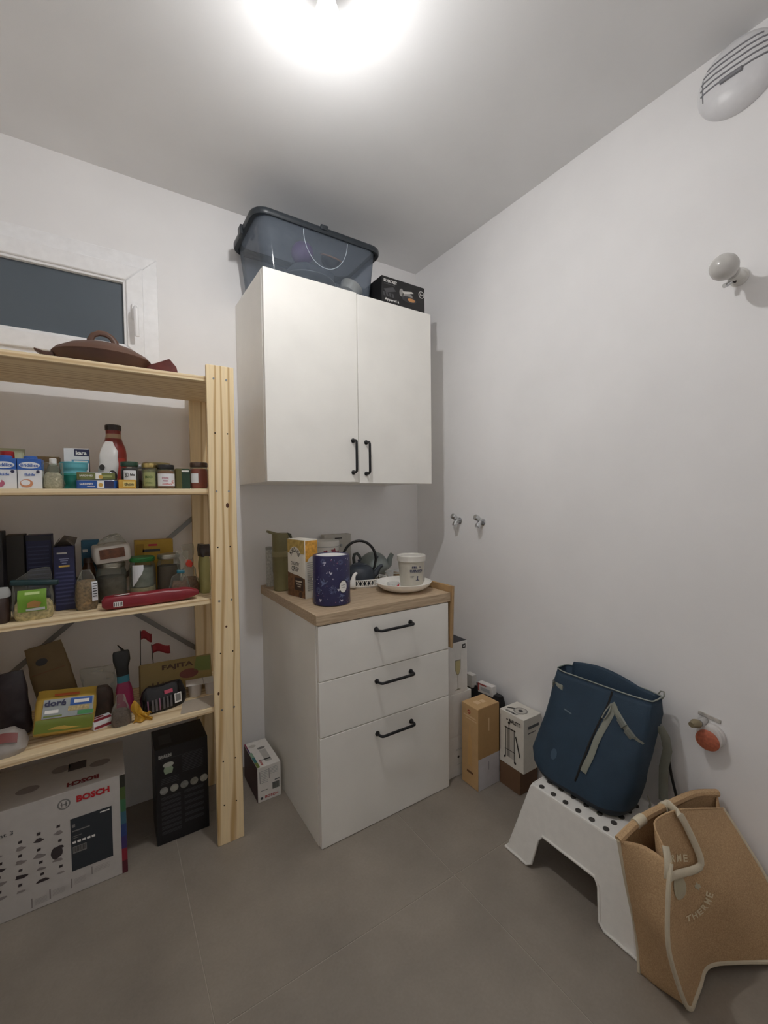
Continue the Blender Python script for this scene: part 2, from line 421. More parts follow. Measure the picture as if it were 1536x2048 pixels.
# ================================================================== furniture
m_lam = M('white_laminate', '#eceae4', .38, var=.012, vscale=6)
m_lam_edge = m_lam
def pull_handle(parent, c, length, horizontal):
    """D-shaped black bar handle with small round roses; c = centre on the front face"""
    x, y, z = c; L = length/2; o = .032
    mb = MB()
    if horizontal: P = lambda a, out: (x+a, y-out, z)
    else: P = lambda a, out: (x, y-out, z+a)
    pts = [P(-L, 0), P(-L, o*.55)]
    for k in range(1, 6):
        a = k/6*PI/2; pts.append(P(-L+.012*(1-math.cos(a)), o*.55+.45*o*math.sin(a)))
    pts += [P(-L+.014, o), P(L-.014, o)]
    for k in range(5, 0, -1):
        a = k/6*PI/2; pts.append(P(L-.012*(1-math.cos(a)), o*.55+.45*o*math.sin(a)))
    pts += [P(L, o*.55), P(L, 0)]
    mb.tube(pts, .0052, 12, up=(1, 0, 0) if not horizontal else (0, 0, 1))
    for s in (-L, L):
        mb.tube([P(s, 0), P(s, .004), P(s, .007)], [.0095, .0095, .006], 16)
    return build(mb, 'handle', m_black, parent, smooth=True)

# base cabinet
bx0, bx1, byf = -.9244, -.3244, -.6337
T = thing('base_cabinet', 'white floor cabinet with three drawers and black bar handles', 'cabinet', (bx0, 0, 0))
mb = MB(); t = .018
mb.box(0, t, byf+.020, -.002, 0, .8); mb.box(.6-t, .6, byf+.020, -.002, 0, .8); mb.box(t, .6-t, byf+.02, -.002, .0, t); mb.box(t, .6-t, byf+.02, -.002, .8-t, .8)
mb.box(t, .6-t, -.02, -.004, t, .8-t)
build(mb, 'cabinet_body', m_lam, T, bevel=.0008, seg=1)
for z0, z1, zh in ((.002, .398, .347), (.4015, .598, .549), (.6015, .797, .7475)):
    d = build(MB().box(.002, .598, byf, byf+.018, z0, z1), 'drawer', m_lam, T, bevel=.0012)
    pull_handle(d, (.318, byf, zh), .160, True)

# worktop
def mat_oak():
    m = bpy.data.materials.new('grey_oak_laminate'); m.use_nodes = True; nt = m.node_tree; b = nt.nodes['Principled BSDF']
    tc = nt.nodes.new('ShaderNodeTexCoord'); mp = nt.nodes.new('ShaderNodeMapping'); mp.inputs['Scale'].default_value = (3, 60, 60)
    nt.links.new(tc.outputs['Object'], mp.inputs[0])
    n = nt.nodes.new('ShaderNodeTexNoise'); n.inputs['Scale'].default_value = 3; n.inputs['Detail'].default_value = 6; n.inputs['Distortion'].default_value = .6
    nt.links.new(mp.outputs[0], n.inputs['Vector'])
    rp = nt.nodes.new('ShaderNodeValToRGB'); e = rp.color_ramp.elements
    e[0].position = .3; e[0].color = lin('#a08a70'); e[1].position = .72; e[1].color = lin('#c9b497')
    nt.links.new(n.outputs['Fac'], rp.inputs[0]); nt.links.new(rp.outputs[0], b.inputs['Base Color']); b.inputs['Roughness'].default_value = .5
    return m
m_oak = mat_oak()
tag(build(MB().box(0, .615, -.635, -.002, 0, .0378), 'worktop', m_oak, loc=(bx0-.005, 0, .8002), bevel=.001, seg=1),
    'pale grey oak worktop slab lying on the drawer cabinet', 'worktop')

# wall cabinet
wx0, wyf, wz0 = -1.0151, -.3966, 1.3079
T = thing('wall_cabinet', 'white two door cabinet hung high on the wall', 'cabinet', (wx0, 0, wz0))
mb = MB()
mb.box(0, t, wyf+.021, -.003, 0, .8); mb.box(.8-t, .8, wyf+.021, -.003, 0, .8); mb.box(t, .8-t, wyf+.021, -.003, .0, t); mb.box(t, .8-t, wyf+.021, -.003, .8-t, .8)
mb.box(t, .8-t, -.02, -.006, t, .8-t)
build(mb, 'cabinet_body', m_lam, T, bevel=.0008, seg=1)
for k, (x0, x1, dz, xh) in enumerate(((.001, .3985, 0, .372), (.4015, .799, -.004, .436))):
    d = build(MB().box(x0, x1, wyf, wyf+.018, .002+dz, .799+dz), 'door', m_lam, T, bevel=.0012)
    pull_handle(d, (xh, wyf, .110+dz), .134, False)

# open pine shelving unit: flat posts front and back, boards between, steel cross brace
sx, syf, pw = -1.2251, -.4156, .0919
SZ = [.502, .893, 1.281, 1.672]; SL = -1.965
T = thing('shelving_unit', 'raw pine shelving unit stocked with food in front of the window wall', 'shelving', (0, 0, 0))
pz = [M_pine('pine_post_a', 'z', '#efd9ae', '#c8a570', 0.02, .42), M_pine('pine_post_b', 'z', '#e8d2a8', '#c8a878', .31, .3)]
px_ = [M_pine('pine_board_'+str(i), 'x', '#ecd8b2', '#cdb084', .13*i, .20+.06*i) for i in range(4)]
m_hole = M('screw_hole', '#2a1d10', .9); m_knot = M('knot_wood', '#5a3620', .7)
for xa in (sx, SL-.0):
    for ya in (syf, -.0520):
        p = build(MB().box(0, pw, 0, .0172, 0, 1.71), 'post', pz[0] if ya == syf else pz[1], T, loc=(xa, ya, 0), bevel=.002)
        if ya == syf:
            for s in range(4):
                for xx in (.024, .066):
                    sc = MB(); sc.tube([(xx, -.0012, SZ[s]-.009), (xx, .003, SZ[s]-.009)], .0036, 12)
                    build(sc, 'screw', m_steel, p, smooth=True)
            for zz in (.305, .697, .985-.3+.39, 1.475, .145):
                for xx in (.024, .066):
                    sc = MB(); sc.tube([(xx, -.0006, zz), (xx, .003, zz)], .0026, 12)
                    build(sc, 'screw_hole', m_hole, p)
            for (xx, zz, rx, rz_) in ((.060, 1.222, .0055, .009), (.046, .79, .0035, .004), (.014, .555, .0035, .006)):
                kn = MB(); kn.add([(xx+rx*math.cos(a*PI/8), -.0005, zz+rz_*math.sin(a*PI/8)) for a in range(16)], [tuple(range(16))])
                build(kn, 'knot', m_knot, p)
for i, z in enumerate(SZ):
    b = build(MB().box(SL+.006, sx+pw-.006, 0, .3455, 0, .018), 'shelf_board', px_[i], T, loc=(0, syf+.0175, z-.018), bevel=.0015)
m_brace = M('galvanised_brace', '#8b8b8a', .45, .7)
def brace(z0, z1, y):
    mb = MB(); a = Vector((SL+.05, y, z0)); b = Vector((sx+.05, y, z1)); dv = (b-a).normalized(); up = Vector((0, 1, 0)).cross(dv)*.009
    vs = [a-up, b-up, b+up, a+up]; th = Vector((0, .0022, 0))
    mb.add([tuple(v) for v in vs]+[tuple(v+th) for v in vs], [(0, 1, 2, 3), (7, 6, 5, 4), (0, 4, 5, 1), (1, 5, 6, 2), (2, 6, 7, 3), (3, 7, 4, 0)])
    build(mb, 'cross_brace', m_brace, T)
brace(.560, 1.205, -.0335); brace(1.190, .570, -.0310)
# ================================================================== on top of the wall cabinet
ZC = wz0+.8
# storage tub
TX, TY = -.739, -.178
T = thing('storage_tub', 'large clear grey plastic storage tub with dark lid on the wall cabinet', 'storage box', (TX, TY, ZC+.0005))
def rr(hw, hd, z, r, n=8):
    pts = []
    for cx, cy, a0 in ((hw-r, hd-r, 0), (-hw+r, hd-r, PI/2), (-hw+r, -hd+r, PI), (hw-r, -hd+r, 3*PI/2)):
        for k in range(n+1):
            a = a0+PI/2*k/n; pts.append((cx+r*math.cos(a), cy+r*math.sin(a), z))
    return pts
m_tub = M_clear('smoky_tub_plastic', '#dadee4', '#8d97a3', .24, .10, .20)
mb = MB().loft([rr(.225, .140, .000, .03), rr(.240, .152, .004, .045), rr(.247, .155, .05, .047), rr(.268, .164, .232, .05)], cap1=False)
build(mb, 'tub_shell', m_tub, T, smooth=True)
m_lid = M('dark_grey_lid', '#242a30', .4)
mb = MB().loft([rr(.271, .167, .226, .05), rr(.288, .172, .226, .056), rr(.291, .175, .231, .058), rr(.291, .175, .246, .058), rr(.286, .170, .252, .055), rr(.265, .150, .252, .05), rr(.262, .147, .246, .05)], cap0=False, cap1=False)
build(MB().loft([rr(.263, .148, .2465, .05), rr(.263, .148, .2490, .05)]), 'lid_panel', m_tub, T, smooth=False)
build(mb, 'lid_rim', m_lid, T, smooth=True, ang=50)
build(MB().box(-.016, .016, -.180, -.168, .238, .258), 'lid_clip', m_lid, T, bevel=.003)
build(MB().box(-.300, -.286, -.020, .020, .212, .250), 'lid_clip', m_lid, T, bevel=.003)
def tub_front(x, z):   # point on the tub's sloping front wall
    t_ = (z-.05)/.182; return (x, -(.155+.009*t_)-.0012, z)
pts = []
for k in range(25):
    a = -PI*k/24; pts.append(tub_front(.012-.100*math.cos(a), .222+.128*math.sin(a)))
build(MB().tube(pts, .0013, 6), 'moulded_line', M('pale_tub_edge', '#b9c3cc', .2), T, smooth=True)
def inside(o, label, cat): return tag(o, label, cat)
tag(build(MB().sphere((0, 0, .045), .047, 24, 16), 'purple_ball', M('purple_rubber', '#7a5c8e', .5), loc=(-.792, -.245, ZC+.135), smooth=True), 'purple ball seen through the storage tub', 'ball')
T2 = thing('salad_bowl', 'dark round bowl with copper rim inside the storage tub', 'bowl', (-.672, -.250, ZC+.148))
build(MB().lathe([(.012, .0), (.03, .006), (.043, .025), (.046, .042), (.043, .042), (.040, .026), (.028, .009)], 32), 'bowl_body', M('dark_glaze', '#2a2c30', .15), T2, rot=(.45, .1, 0), smooth=True)
build(MB().tube([(.0455*math.cos(2*PI*k/32), .0455*math.sin(2*PI*k/32), .042) for k in range(32)], .0035, 8, closed=True), 'bowl_rim', M('copper_rim', '#c29274', .35, .4), T2, rot=(.45, .1, 0), smooth=True)
T2 = thing('wok', 'wide dark pan with a shiny rim lying in the storage tub', 'pan', (TX-.01, TY+.005, ZC+.030))
build(MB().lathe([(.06, .0), (.10, .010), (.128, .042), (.131, .058), (.126, .057), (.097, .016), (.05, .008)], 48), 'pan_body', M('pan_coating', '#34383d', .3), T2, smooth=True)
build(MB().tube([(.130*math.cos(2*PI*k/48), .130*math.sin(2*PI*k/48), .058) for k in range(48)], .0022, 8, closed=True), 'pan_rim', m_steel, T2, smooth=True)
T2 = thing('grey_cloth', 'dark grey cloth bundle under the ball in the storage tub', 'cloth', (-.735, -.205, ZC+.042))
build(pouch(.215, .150, .098, [(0, .5, .5), (.2, .8, .8), (.6, .9, .9), (.9, .95, .9), (1, .7, .6)], seed=51, cr=.008, fs=18), 'cloth_body', M('dark_grey_cloth', '#4e545c', .8), T2, smooth=True)
tag(build(MB().lathe([(.02, 0), (.045, .012), (.055, .05), (.052, .05), (.04, .016), (.01, .005)], 32), 'cream_bowl', M('cream_glaze', '#d9d3c2', .3), loc=(TX+.165, TY-.06, ZC+.055), rot=(0, .5, 0), smooth=True), 'cream coloured bowl at the right end of the storage tub', 'bowl')
tag(build(MB().box(-.11, .06, -.003, .003, 0, .022), 'bamboo_strip', M('bamboo', '#c6a982', .5), loc=(TX-.125, TY-.132, ZC+.008), rot=(0, .12, 0), bevel=.001), 'pale wooden strip lying along the tub floor', 'wooden strip')

# black appliance box
m_bk = M('black_print_card', '#1d1c1d', .4); m_wp = M('white_print', '#e9e8e4', .5); m_gp = M('grey_print', '#7d7c7a', .5)
T = carton('appliance_box', 'black printed appliance box beside the storage tub on the wall cabinet', 'box', .243, .23, .128, (-.3445, -.247, ZC+.0005), m_bk)
txt(T, 'F', 'SILVERCREST', -.076, .109, .072, .013, m_wp)
txt(T, 'F', 'Appareil à', -.068, .026, .078, .014, m_wp)
pr(T, 'F', [circ(.101, .092, .0165)], m_wp, 'badge'); pr(T, 'F', [circ(.101, .092, .0140)], m_bk, 'badge', 1.4); txt(T, 'F', '3in1', .101, .092, .021, .010, m_wp)
pr(T, 'F', [[(-.112, .070), (-.06, .088), (-.045, .072), (-.098, .056)], R(-.11, -.05, .094, .097)], M('grill_grey', '#4b4b4d', .4), 'product_picture')
pr(T, 'F', [[(-.112+.016*i, .040), (-.102+.016*i, .040), (-.108+.016*i, .058), (-.118+.016*i, .058)] for i in range(4)], M('grill_grey', '#4b4b4d', .4), 'product_picture')
pr(T, 'F', [circ(.02, .066, .030, 20, .016), circ(-.014, .075, .012, 16, .018)], M('picture_steel', '#8f8d8a', .35), 'product_picture')
pr(T, 'F', [circ(.03, .052, .042, 20, .014)], M('grill_dark', '#38383a', .4), 'product_picture', 1.4)
pr(T, 'F', [circ(.042, .052, .022, 20, .008)], M('toast_brown', '#c08a58', .5), 'product_picture', 1.8)
pr(T, 'F', [[(-.012, .082), (.045, .092), (.055, .086), (.0, .072)]], M('picture_pale', '#c9c6c0', .4), 'product_picture', 1.8)

# ================================================================== on the worktop
ZW = .838+.0004
# patterned can at the back-left corner
T = thing('patterned_can', 'slim grey can with a fine speckled pattern in the corner behind the green flask', 'can', (-.898, -.050, ZW))
build(MB().lathe([(.017, 0), (.018, .002), (.018, .176), (.0165, .180)], 28), 'can_body', M('speckled_grey', '#b8bab6', .45, var=.3, vscale=120), T, smooth=True)
build(MB().lathe([(.0182, .171), (.0188, .173), (.0188, .181), (.017, .183)], 28), 'can_lid', M('grey_cap', '#9a9c98', .4), T, smooth=True)
# green insulated flask with lid
m_olive = M('olive_plastic', '#7b7450', .5)
T = thing('insulated_flask', 'olive green travel flask with flip lid beside the cereal box', 'flask', (-.884, -.160, ZW))
build(MB().lathe([(.031, 0), (.034, .003), (.0345, .08), (.0365, .083), (.037, .150)], 36), 'flask_body', m_olive, T, smooth=True)
build(MB().lathe([(.037, .150), (.0395, .153), (.0395, .170), (.037, .174)], 36), 'collar', M('olive_plastic_pale', '#8b8460', .45), T, smooth=True)
build(MB().lathe([(.0365, .174), (.0365, .248), (.0345, .252)], 36), 'lid', m_olive, T, smooth=True)
mb = MB(); mb.prism([(.006, .252), (-.020, .256), (-.040, .263), (-.058, .268), (-.060, .259), (-.046, .252), (-.026, .248), (.006, .247)], 'y', -.012, .012)
build(mb, 'flip_spout', m_olive, T, bevel=.002)
build(MB().tube([(.022, -.02, .250), (.036, -.022, .246), (.041, -.022, .225)], .006, 10), 'carry_loop', M('dark_olive', '#4a4a38', .5), T, smooth=True)
# cereal box
m_cf = M('cereal_white', '#ddd8cc', .55)
T = carton('cereal_box', 'tall cereal box printed with golden flakes in front of the green flask', 'box', .064, .120, .238, (-.8490, -.3240, ZW), m_cf, rz=.24)
m_gold = M('flake_gold', '#d29a3c', .5, var=.35, vscale=90); m_cb = M('flake_brown', '#6e4c30', .6, var=.5, vscale=70); m_dk = M('dark_print', '#2d2a28', .5)
pr(T, 'F', [R(-.030, .030, .150, .234)], m_gold, 'photo_print')
pr(T, 'F', [circ(.004, .140, .026, 24, .030)], m_cf, 'print', 1.4)
pr(T, 'F', [R(-.022, .022, .143-.0085*i, .1465-.0085*i) for i in range(14)], M('small_print', '#a7a49c', .5), 'small_print', 1.8)
pr(T, 'F', [circ(.006, .078, .010)], m_gp, 'seal', 2.2); pr(T, 'F', [circ(.006, .078, .007)], m_cf, 'seal', 2.6)
pr(T, 'L', [R(-.059, .059, .180, .236)], M('cereal_gold_pale', '#b59a55', .5, var=.3, vscale=60), 'photo_print')
pr(T, 'L', [circ(-.008, .150, .048, 28, .058)], m_cf, 'print', 1.4)
for i, ch in enumerate('JORDANS'):
    a = PI*.5-(i-3)*.30
    txt(T, 'L', ch, -.008+.038*math.cos(a), .143+.052*math.sin(a), .0115, .018, m_dk, rot=(a-PI/2))
txt(T, 'L', 'COUNTRY', -.006, .138, .058, .015, m_dk, rot=-.06); txt(T, 'L', 'CRISP', -.006, .116, .050, .020, m_dk, rot=-.06)
pr(T, 'L', [[(-.059, .002), (.059, .002), (.059, .080), (.02, .090), (-.02, .094), (-.059, .100)]], m_cb, 'photo_print')
pr(T, 'L', [R(-.012, .048, .030, .082)], M('chocolate_label', '#3b2a22', .5), 'print', 1.6)
pr(T, 'L', [R(-.004, .040, .064, .070), R(.002, .034, .053, .058), R(.008, .03, .044, .048)], M('pale_small_print', '#b9ad98', .5), 'small_print', 2.)
pr(T, 'L', [circ(.030, .014, .012)], M('chocolate_label', '#3b2a22', .5), 'photo_print', 1.8)
pr(T, 'T', [R(-.02, .02, -.05, .0)], M('card_flap', '#efebe0', .6), 'flap')
# white tin with red flowers
m_tinw = M('white_enamel_tin', '#dddcd6', .3)
T = thing('flower_tin', 'round white lidded tin with red flowers behind the blue canister', 'tin', (-.652, -.118, ZW))
build(MB().lathe([(.066, 0), (.068, .002), (.068, .178), (.066, .180)], 40), 'tin_body', m_tinw, T, smooth=True)
build(MB().lathe([(.0695, .172), (.070, .174), (.070, .200), (.067, .203), (.06, .203)], 40), 'tin_lid', m_tinw, T, smooth=True)
build(MB().tube([(.0703*math.cos(2*PI*k/40), .0703*math.sin(2*PI*k/40), .176) for k in range(40)], .0012, 6, closed=True), 'lid_bead', m_steel, T, smooth=True)
def flower(T, a, z, r, col, s):
    cpoly(T, [[(s*math.cos(t)*(1+.25*math.cos(5*t)), s*math.sin(t)*(1+.25*math.cos(5*t))) for t in [2*PI*k/30 for k in range(30)]]], a, z, r, col, 'flower_print')
mr_ = M('flower_red', '#8c2f3c', .5)
flower(T, -.35, .150, .068, mr_, .011); flower(T, .25, .152, .068, mr_, .015); flower(T, .75, .146, .068, mr_, .010)
build(MB().tube([(.061, -.045, .178), (.066, -.052, .178)], .007, 12), 'clasp', m_steel, T, smooth=True)
# pale box against the wall
T = carton('pale_card_box', 'pale grey card box standing against the wall behind the flower tin', 'box', .150, .045, .221, (-.548, -.032, ZW), M('pale_grey_card', '#b9b6ae', .6))
pr(T, 'F', [R(-.018, .022, .198, .204)], m_dk, 'small_print')
# oval white tray with a pierced gallery
T = thing('gallery_tray', 'white oval tray with a pierced rim under the teapots', 'tray', (-.542, -.270, ZW))
m_tray = M('white_tray', '#e8e6e0', .3)
ta, tb, tr_ = .120, .082, -.42
def tray_pt(a, z, k=1.): 
    x, y = ta*k*math.cos(a), tb*k*math.sin(a); return (x*math.cos(tr_)-y*math.sin(tr_), x*math.sin(tr_)+y*math.cos(tr_), z)
mb = MB(); mb.loft([[tray_pt(2*PI*k/64, z, s) for k in range(64)] for z, s in ((0, .97), (0, 1.), (.004, 1.), (.004, .97))])
build(mb, 'tray_base', m_tray, T, smooth=True)
for zz in (.007, .034): build(MB().tube([tray_pt(2*PI*k/64, zz, 1.) for k in range(64)], .0030, 8, closed=True), 'rim_wire', m_tray, T, smooth=True)
gm = MB()
for k in range(40):
    a = 2*PI*k/40; gm.tube([tray_pt(a-.055, .007, 1.), tray_pt(a, .020, 1.008), tray_pt(a-.055, .034, 1.)], .0026, 6); gm.tube([tray_pt(a+.055, .007, 1.), tray_pt(a, .020, 1.008), tray_pt(a+.055, .034, 1.)], .0026, 6)
build(gm, 'pierced_gallery', m_tray, T, smooth=True)
# cast iron teapot
m_iron = M('blue_black_cast_iron', '#2c333d', .5, bump=.25, bscale=420)
T = thing('iron_teapot', 'blue black cast iron teapot with a tall arched handle', 'teapot', (-.545, -.265, ZW+.0046), rz=-.42)
build(MB().lathe([(.045, 0), (.058, .002), (.070, .012), (.073, .028), (.068, .055), (.058, .074), (.046, .084), (.034, .088)], 40), 'pot_body', m_iron, T, smooth=True)
build(MB().lathe([(.036, .087), (.036, .090), (.022, .096), (.008, .098), (.006, .104), (.009, .110), (.005, .114), (.0005, .115)], 30), 'lid', m_iron, T, smooth=True)
build(MB().tube([(.058, 0, .035), (.078, 0, .048), (.088, 0, .066), (.098, 0, .078), (.110, 0, .082)], [.018, .015, .011, .009, .007], 12), 'spout', m_iron, T, smooth=True)
m_blk = M('black_handle', '#131314', .4)
hp = [(-.070, 0, .075)]+[(.078*math.cos(a), 0, .112+.088*math.sin(a)) for a in [PI-PI*k/18 for k in range(19)]]+[(.070, 0, .075), (.062, 0, .062)]
build(MB().tube(hp, [.0045]+[.0065]*(len(hp)-3)+[.0055, .0045], 10), 'arched_handle', m_blk, T, smooth=True)
for s in (-1, 1): build(MB().tube([(s*.060, 0, .062), (s*.070, 0, .078), (s*.082, 0, .115), (s*.088, 0, .125)], .004, 8), 'handle_lug', m_iron, T, smooth=True)
# grey stoneware teapot
m_stone = M('grey_stoneware', '#7d8684', .32, var=.06, vscale=30)
T = thing('stoneware_teapot', 'round grey stoneware teapot with side handle behind the iron teapot', 'teapot', (-.385, -.130, ZW), rz=-.35)
build(MB().lathe([(.035, 0), (.055, .004), (.072, .030), (.076, .055), (.071, .080), (.056, .104), (.038, .118), (.018, .126), (.004, .129)], 40), 'pot_body', m_stone, T, smooth=True)
build(MB().tube([(.062, 0, .050), (.080, 0, .062), (.086, 0, .088), (.094, 0, .106), (.099, 0, .113)], [.022, .018, .014, .012, .011], 14), 'spout', m_stone, T, smooth=True)
build(MB().tube([(.0975, 0, .1115), (.0995, 0, .1140)], .0075, 12), 'spout_mouth', m_dk, T, smooth=True)
build(MB().tube([(-.060, 0, .080), (-.074, 0, .110), (-.085, 0, .122), (-.098, 0, .118), (-.103, 0, .100), (-.100, 0, .070), (-.088, 0, .055), (-.070, 0, .045)], [.008]*8, 10), 'side_handle', M('dark_stoneware', '#4c5352', .4), T, smooth=True)
# white goose-shaped figurine
T = thing('goose_figurine', 'small white goose shaped pitcher between the blue canister and the iron teapot', 'figurine', (-.622, -.338, ZW+.0042))
mb = MB().tube([(0, 0, 0), (0, 0, .012), (.002, 0, .030), (.004, 0, .048), (.010, 0, .060), (.018, 0, .066), (.024, 0, .064)], [.013, .0155, .013, .009, .0075, .007, .004], 14)
build(mb, 'figurine_body', M('white_porcelain', '#efefec', .2), T, smooth=True, sub=1)
build(MB().tube([(.024, 0, .064), (.031, 0, .060)], [.003, .001], 8), 'beak', M('beak_grey', '#5a5a5a', .4), T)
# blue canister
m_navy = M('navy_enamel', '#26254e', .28, var=.18, vscale=45)
T = thing('blue_canister', 'tall dark blue canister with birds and hearts and a white lid', 'canister', (-.800, -.494, ZW))
rc = .0715
build(MB().lathe([(.066, 0), (rc, .003), (rc, .183), (rc-.003, .188), (.060, .188), (.058, .184)], 56), 'canister_body', m_navy, T, smooth=True)
build(MB().lathe([(.0585, .180), (.0585, .1855), (.050, .1865)], 48), 'white_lid', M('lid_white', '#f2f2f0', .35), T, smooth=True)
m_pk = M('pattern_pale', '#c9c8d4', .4); m_pb = M('pattern_blue', '#5f6a8e', .4); m_pr = M('pattern_rose', '#8c5f78', .4)
heart = [(0, -.005), (.004, -.001), (.005, .002), (.003, .004), (0, .002), (-.003, .004), (-.005, .002), (-.004, -.001)]
va = -.46   # direction of the room's entrance as seen from the canister
for a, z in ((-.02, .125), (-.62, .024), (.38, .062), (-.35, .164), (.55, .02)): cpoly(T, [[(1.15*x, 1.15*y) for x, y in heart]], va+a, z, rc, m_pk, 'heart')
bird = [[(-.018, .012), (-.012, .002), (-.004, -.002), (.004, -.003), (.012, 0), (.006, -.007), (-.002, -.012), (-.010, -.018), (-.016, -.022), (-.010, -.010), (-.016, -.004)], [(-.008, .016), (-.003, .0), (.002, .0)]]
cpoly(T, bird, va-.36, .095, rc, m_pb, 'bird'); cpoly(T, [[(-x, .8*y) for x, y in p] for p in bird], va+.9, .10, rc, m_pb, 'bird'); cpoly(T, [[(x*.9, -y*.5) for x, y in p] for p in bird], va+.62, .036, rc, m_pb, 'bird')
for a, z, s in ((.08, .062, .015), (-.75, .06, .012), (.5, .165, .011), (-.45, .17, .010)):
    ray = []
    for k in range(14):
        t_ = 2*PI*k/14; c_, s_ = math.cos(t_), math.sin(t_); ray.append([(s*.3*c_-.0006*s_, s*.3*s_+.0006*c_), (s*.3*c_+.0006*s_, s*.3*s_-.0006*c_), (s*c_+.0008*s_, s*s_-.0008*c_), (s*c_-.0008*s_, s*s_+.0008*c_)])
    cpoly(T, ray, va+a, z, rc, m_pb, 'burst')
random.seed(3)
dots = {0: [], 1: [], 2: []}
for k in range(120):
    a = random.uniform(-1.5, 1.5); z = random.uniform(.008, .178); s = random.choice((.0008, .0011, .0015, .0022))
    if abs(a-.62) < .28 and .04 < z < .12: continue
    dots[k % 3].append((a, z, s))
for k, m_ in enumerate((m_pk, m_pb, m_pr)):
    mbd = MB()
    for a, z, s in dots[k]: mbd.add([cyl_pt(rc+.0006, va+a+s/rc*math.cos(2*PI*q/8), z+s*math.sin(2*PI*q/8)) for q in range(8)], [tuple(range(8))])
    build(mbd, 'dot_print', m_, T)['kind'] = 'stuff'
cpoly(T, [circ(0, 0, .0185, 28, .0245)], va+.66, .072, rc, m_dk, 'label_rim'); cpoly(T, [circ(0, 0, .0165, 28, .0222)], va+.66, .072, rc, m_wp, 'oval_label', .0011)
cpoly(T, [[(-.010, .004+.0012*math.sin(q)) for q in (0,)]+[(-.010+.02*q/10, .006+.0016*math.sin(q*1.9)) for q in range(11)]+[(.010-.02*q/10, .0045+.0016*math.sin((10-q)*1.9)) for q in range(11)],
          [(-.009+.018*q/10, -.003+.0016*math.sin(q*1.7)) for q in range(11)]+[(.009-.018*q/10, -.0045+.0016*math.sin((10-q)*1.7)) for q in range(11)]], va+.66, .072, rc, m_dk, 'script_print', .0015)
# white plate
T = thing('white_plate', 'white deep plate near the right end of the worktop', 'plate', (-.444, -.476, ZW))
build(MB().lathe([(.062, 0), (.068, .001), (.095, .010), (.116, .026), (.1225, .039), (.1195, .040), (.112, .028), (.092, .0145), (.066, .006), (.0005, .005)], 64), 'plate_body', M('white_glaze', '#f0eee8', .18), T, smooth=True, ang=60)
# little clear cup with red print
T = thing('red_patterned_cup', 'small clear cup with red drops lying in the white plate', 'cup', (-.500, -.478, ZW+.0065))
m_film = M_clear('clear_film', '#f7f8f8', '#d5d8d6', .05, .08, .25)
build(MB().lathe([(.020, 0), (.023, .002), (.028, .032), (.027, .032), (.022, .003)], 28), 'cup_wall', m_film, T, smooth=True)
mrd = M('red_drops', '#c4303a', .35)
mb = MB()
for a, z0, z1, w_ in ((-.7, .006, .022, .003), (-.3, .004, .015, .006), (.05, .004, .020, .006), (.45, .006, .026, .0025), (.75, .006, .03, .0018)):
    mb.tube([cyl_pt(.0260, a-.4, z0), cyl_pt(.0275, a-.4, (z0+z1)/2), cyl_pt(.0295, a-.4, z1)], [w_*1.7, w_*1.5, .0012], 8)
build(mb, 'red_drop', mrd, T, smooth=True)
# crumpled clear wrapper between teapot and tub
T = thing('clear_wrapper', 'crumpled clear plastic bowl cover leaning behind the white plate', 'wrapper', (-.335, -.268, ZW))
build(MB().lathe([(.028, 0), (.046, .012), (.056, .038), (.058, .040)], 40), 'plastic_film', m_film, T, smooth=True)
build(MB().tube([(.058*math.cos(2*PI*k/40), .058*math.sin(2*PI*k/40), .040) for k in range(40)], .0016, 6, closed=True), 'film_rim', M('clear_rim', '#c6c8c4', .25), T, smooth=True)
# salt tub standing in the plate
T = thing('salt_tub', 'translucent plastic tub of grey sea salt standing in the white plate', 'tub', (-.378, -.445, ZW+.0068), rot=(0, 0, 0))
m_salt = M('grey_salt', '#c4bfb0', .8, var=.05, vscale=160)
build(MB().lathe([(.047, -.0006), (.0505, .001), (.0605, .128), (.058, .128)], 44), 'tub_wall', M('milky_plastic', '#b7b2a5', .35, var=.03), T, smooth=True)
build(MB().lathe([(.0615, .112), (.0635, .114), (.0645, .136), (.062, .139), (.052, .139), (.05, .136)], 44), 'tub_lid', M('milky_lid', '#d3d0c8', .4), T, smooth=True)
sa = -.44; m_nv = M('navy_print', '#2a2c50', .5)
rf = lambda z: .0505+.01*(z/.128)
ctxt(T, 'SEL', sa+.06, .090, .026, .009, .058, m_nv, bold=.04, fn=rf); ctxt(T, 'de', sa+.50, .091, .009, .007, .058, m_nv, fn=rf); ctxt(T, 'GUERANDE', sa+.22, .074, .062, .0105, .057, m_nv, bold=.04, fn=rf)
def cstrip(T, a0, a1, z0, z1, mat, name='small_print'):
    mb = MB(); n = 8
    for k in range(n):
        u, v = a0+(a1-a0)*k/n, a0+(a1-a0)*(k+1)/n
        mb.add([cyl_pt(rf(z0)+.001, u, z0), cyl_pt(rf(z0)+.001, v, z0), cyl_pt(rf(z1)+.001, v, z1), cyl_pt(rf(z1)+.001, u, z1)], [(0, 1, 2, 3)])
    build(mb, name, mat, T)
cstrip(T, sa-.30, sa+.72, .0655, .0672, m_nv); cstrip(T, sa-.28, sa+.02, .050, .0515, m_gp); cstrip(T, sa-.28, sa-.05, .043, .0445, m_gp)
mb = MB()
for p in ([(-.012, 0), (.012, 0), (.004, .004), (-.004, .004)], [(-.0025, .004), (.0025, .004), (.0015, .014), (-.0015, .014)], circ(0, .017, .0033, 12)):
    mb.add([cyl_pt(rf(.03+y)+.001, sa+.32+x/.054, .030+y) for x, y in p], [tuple(range(len(p)))])
build(mb, 'figure_print', m_nv, T)
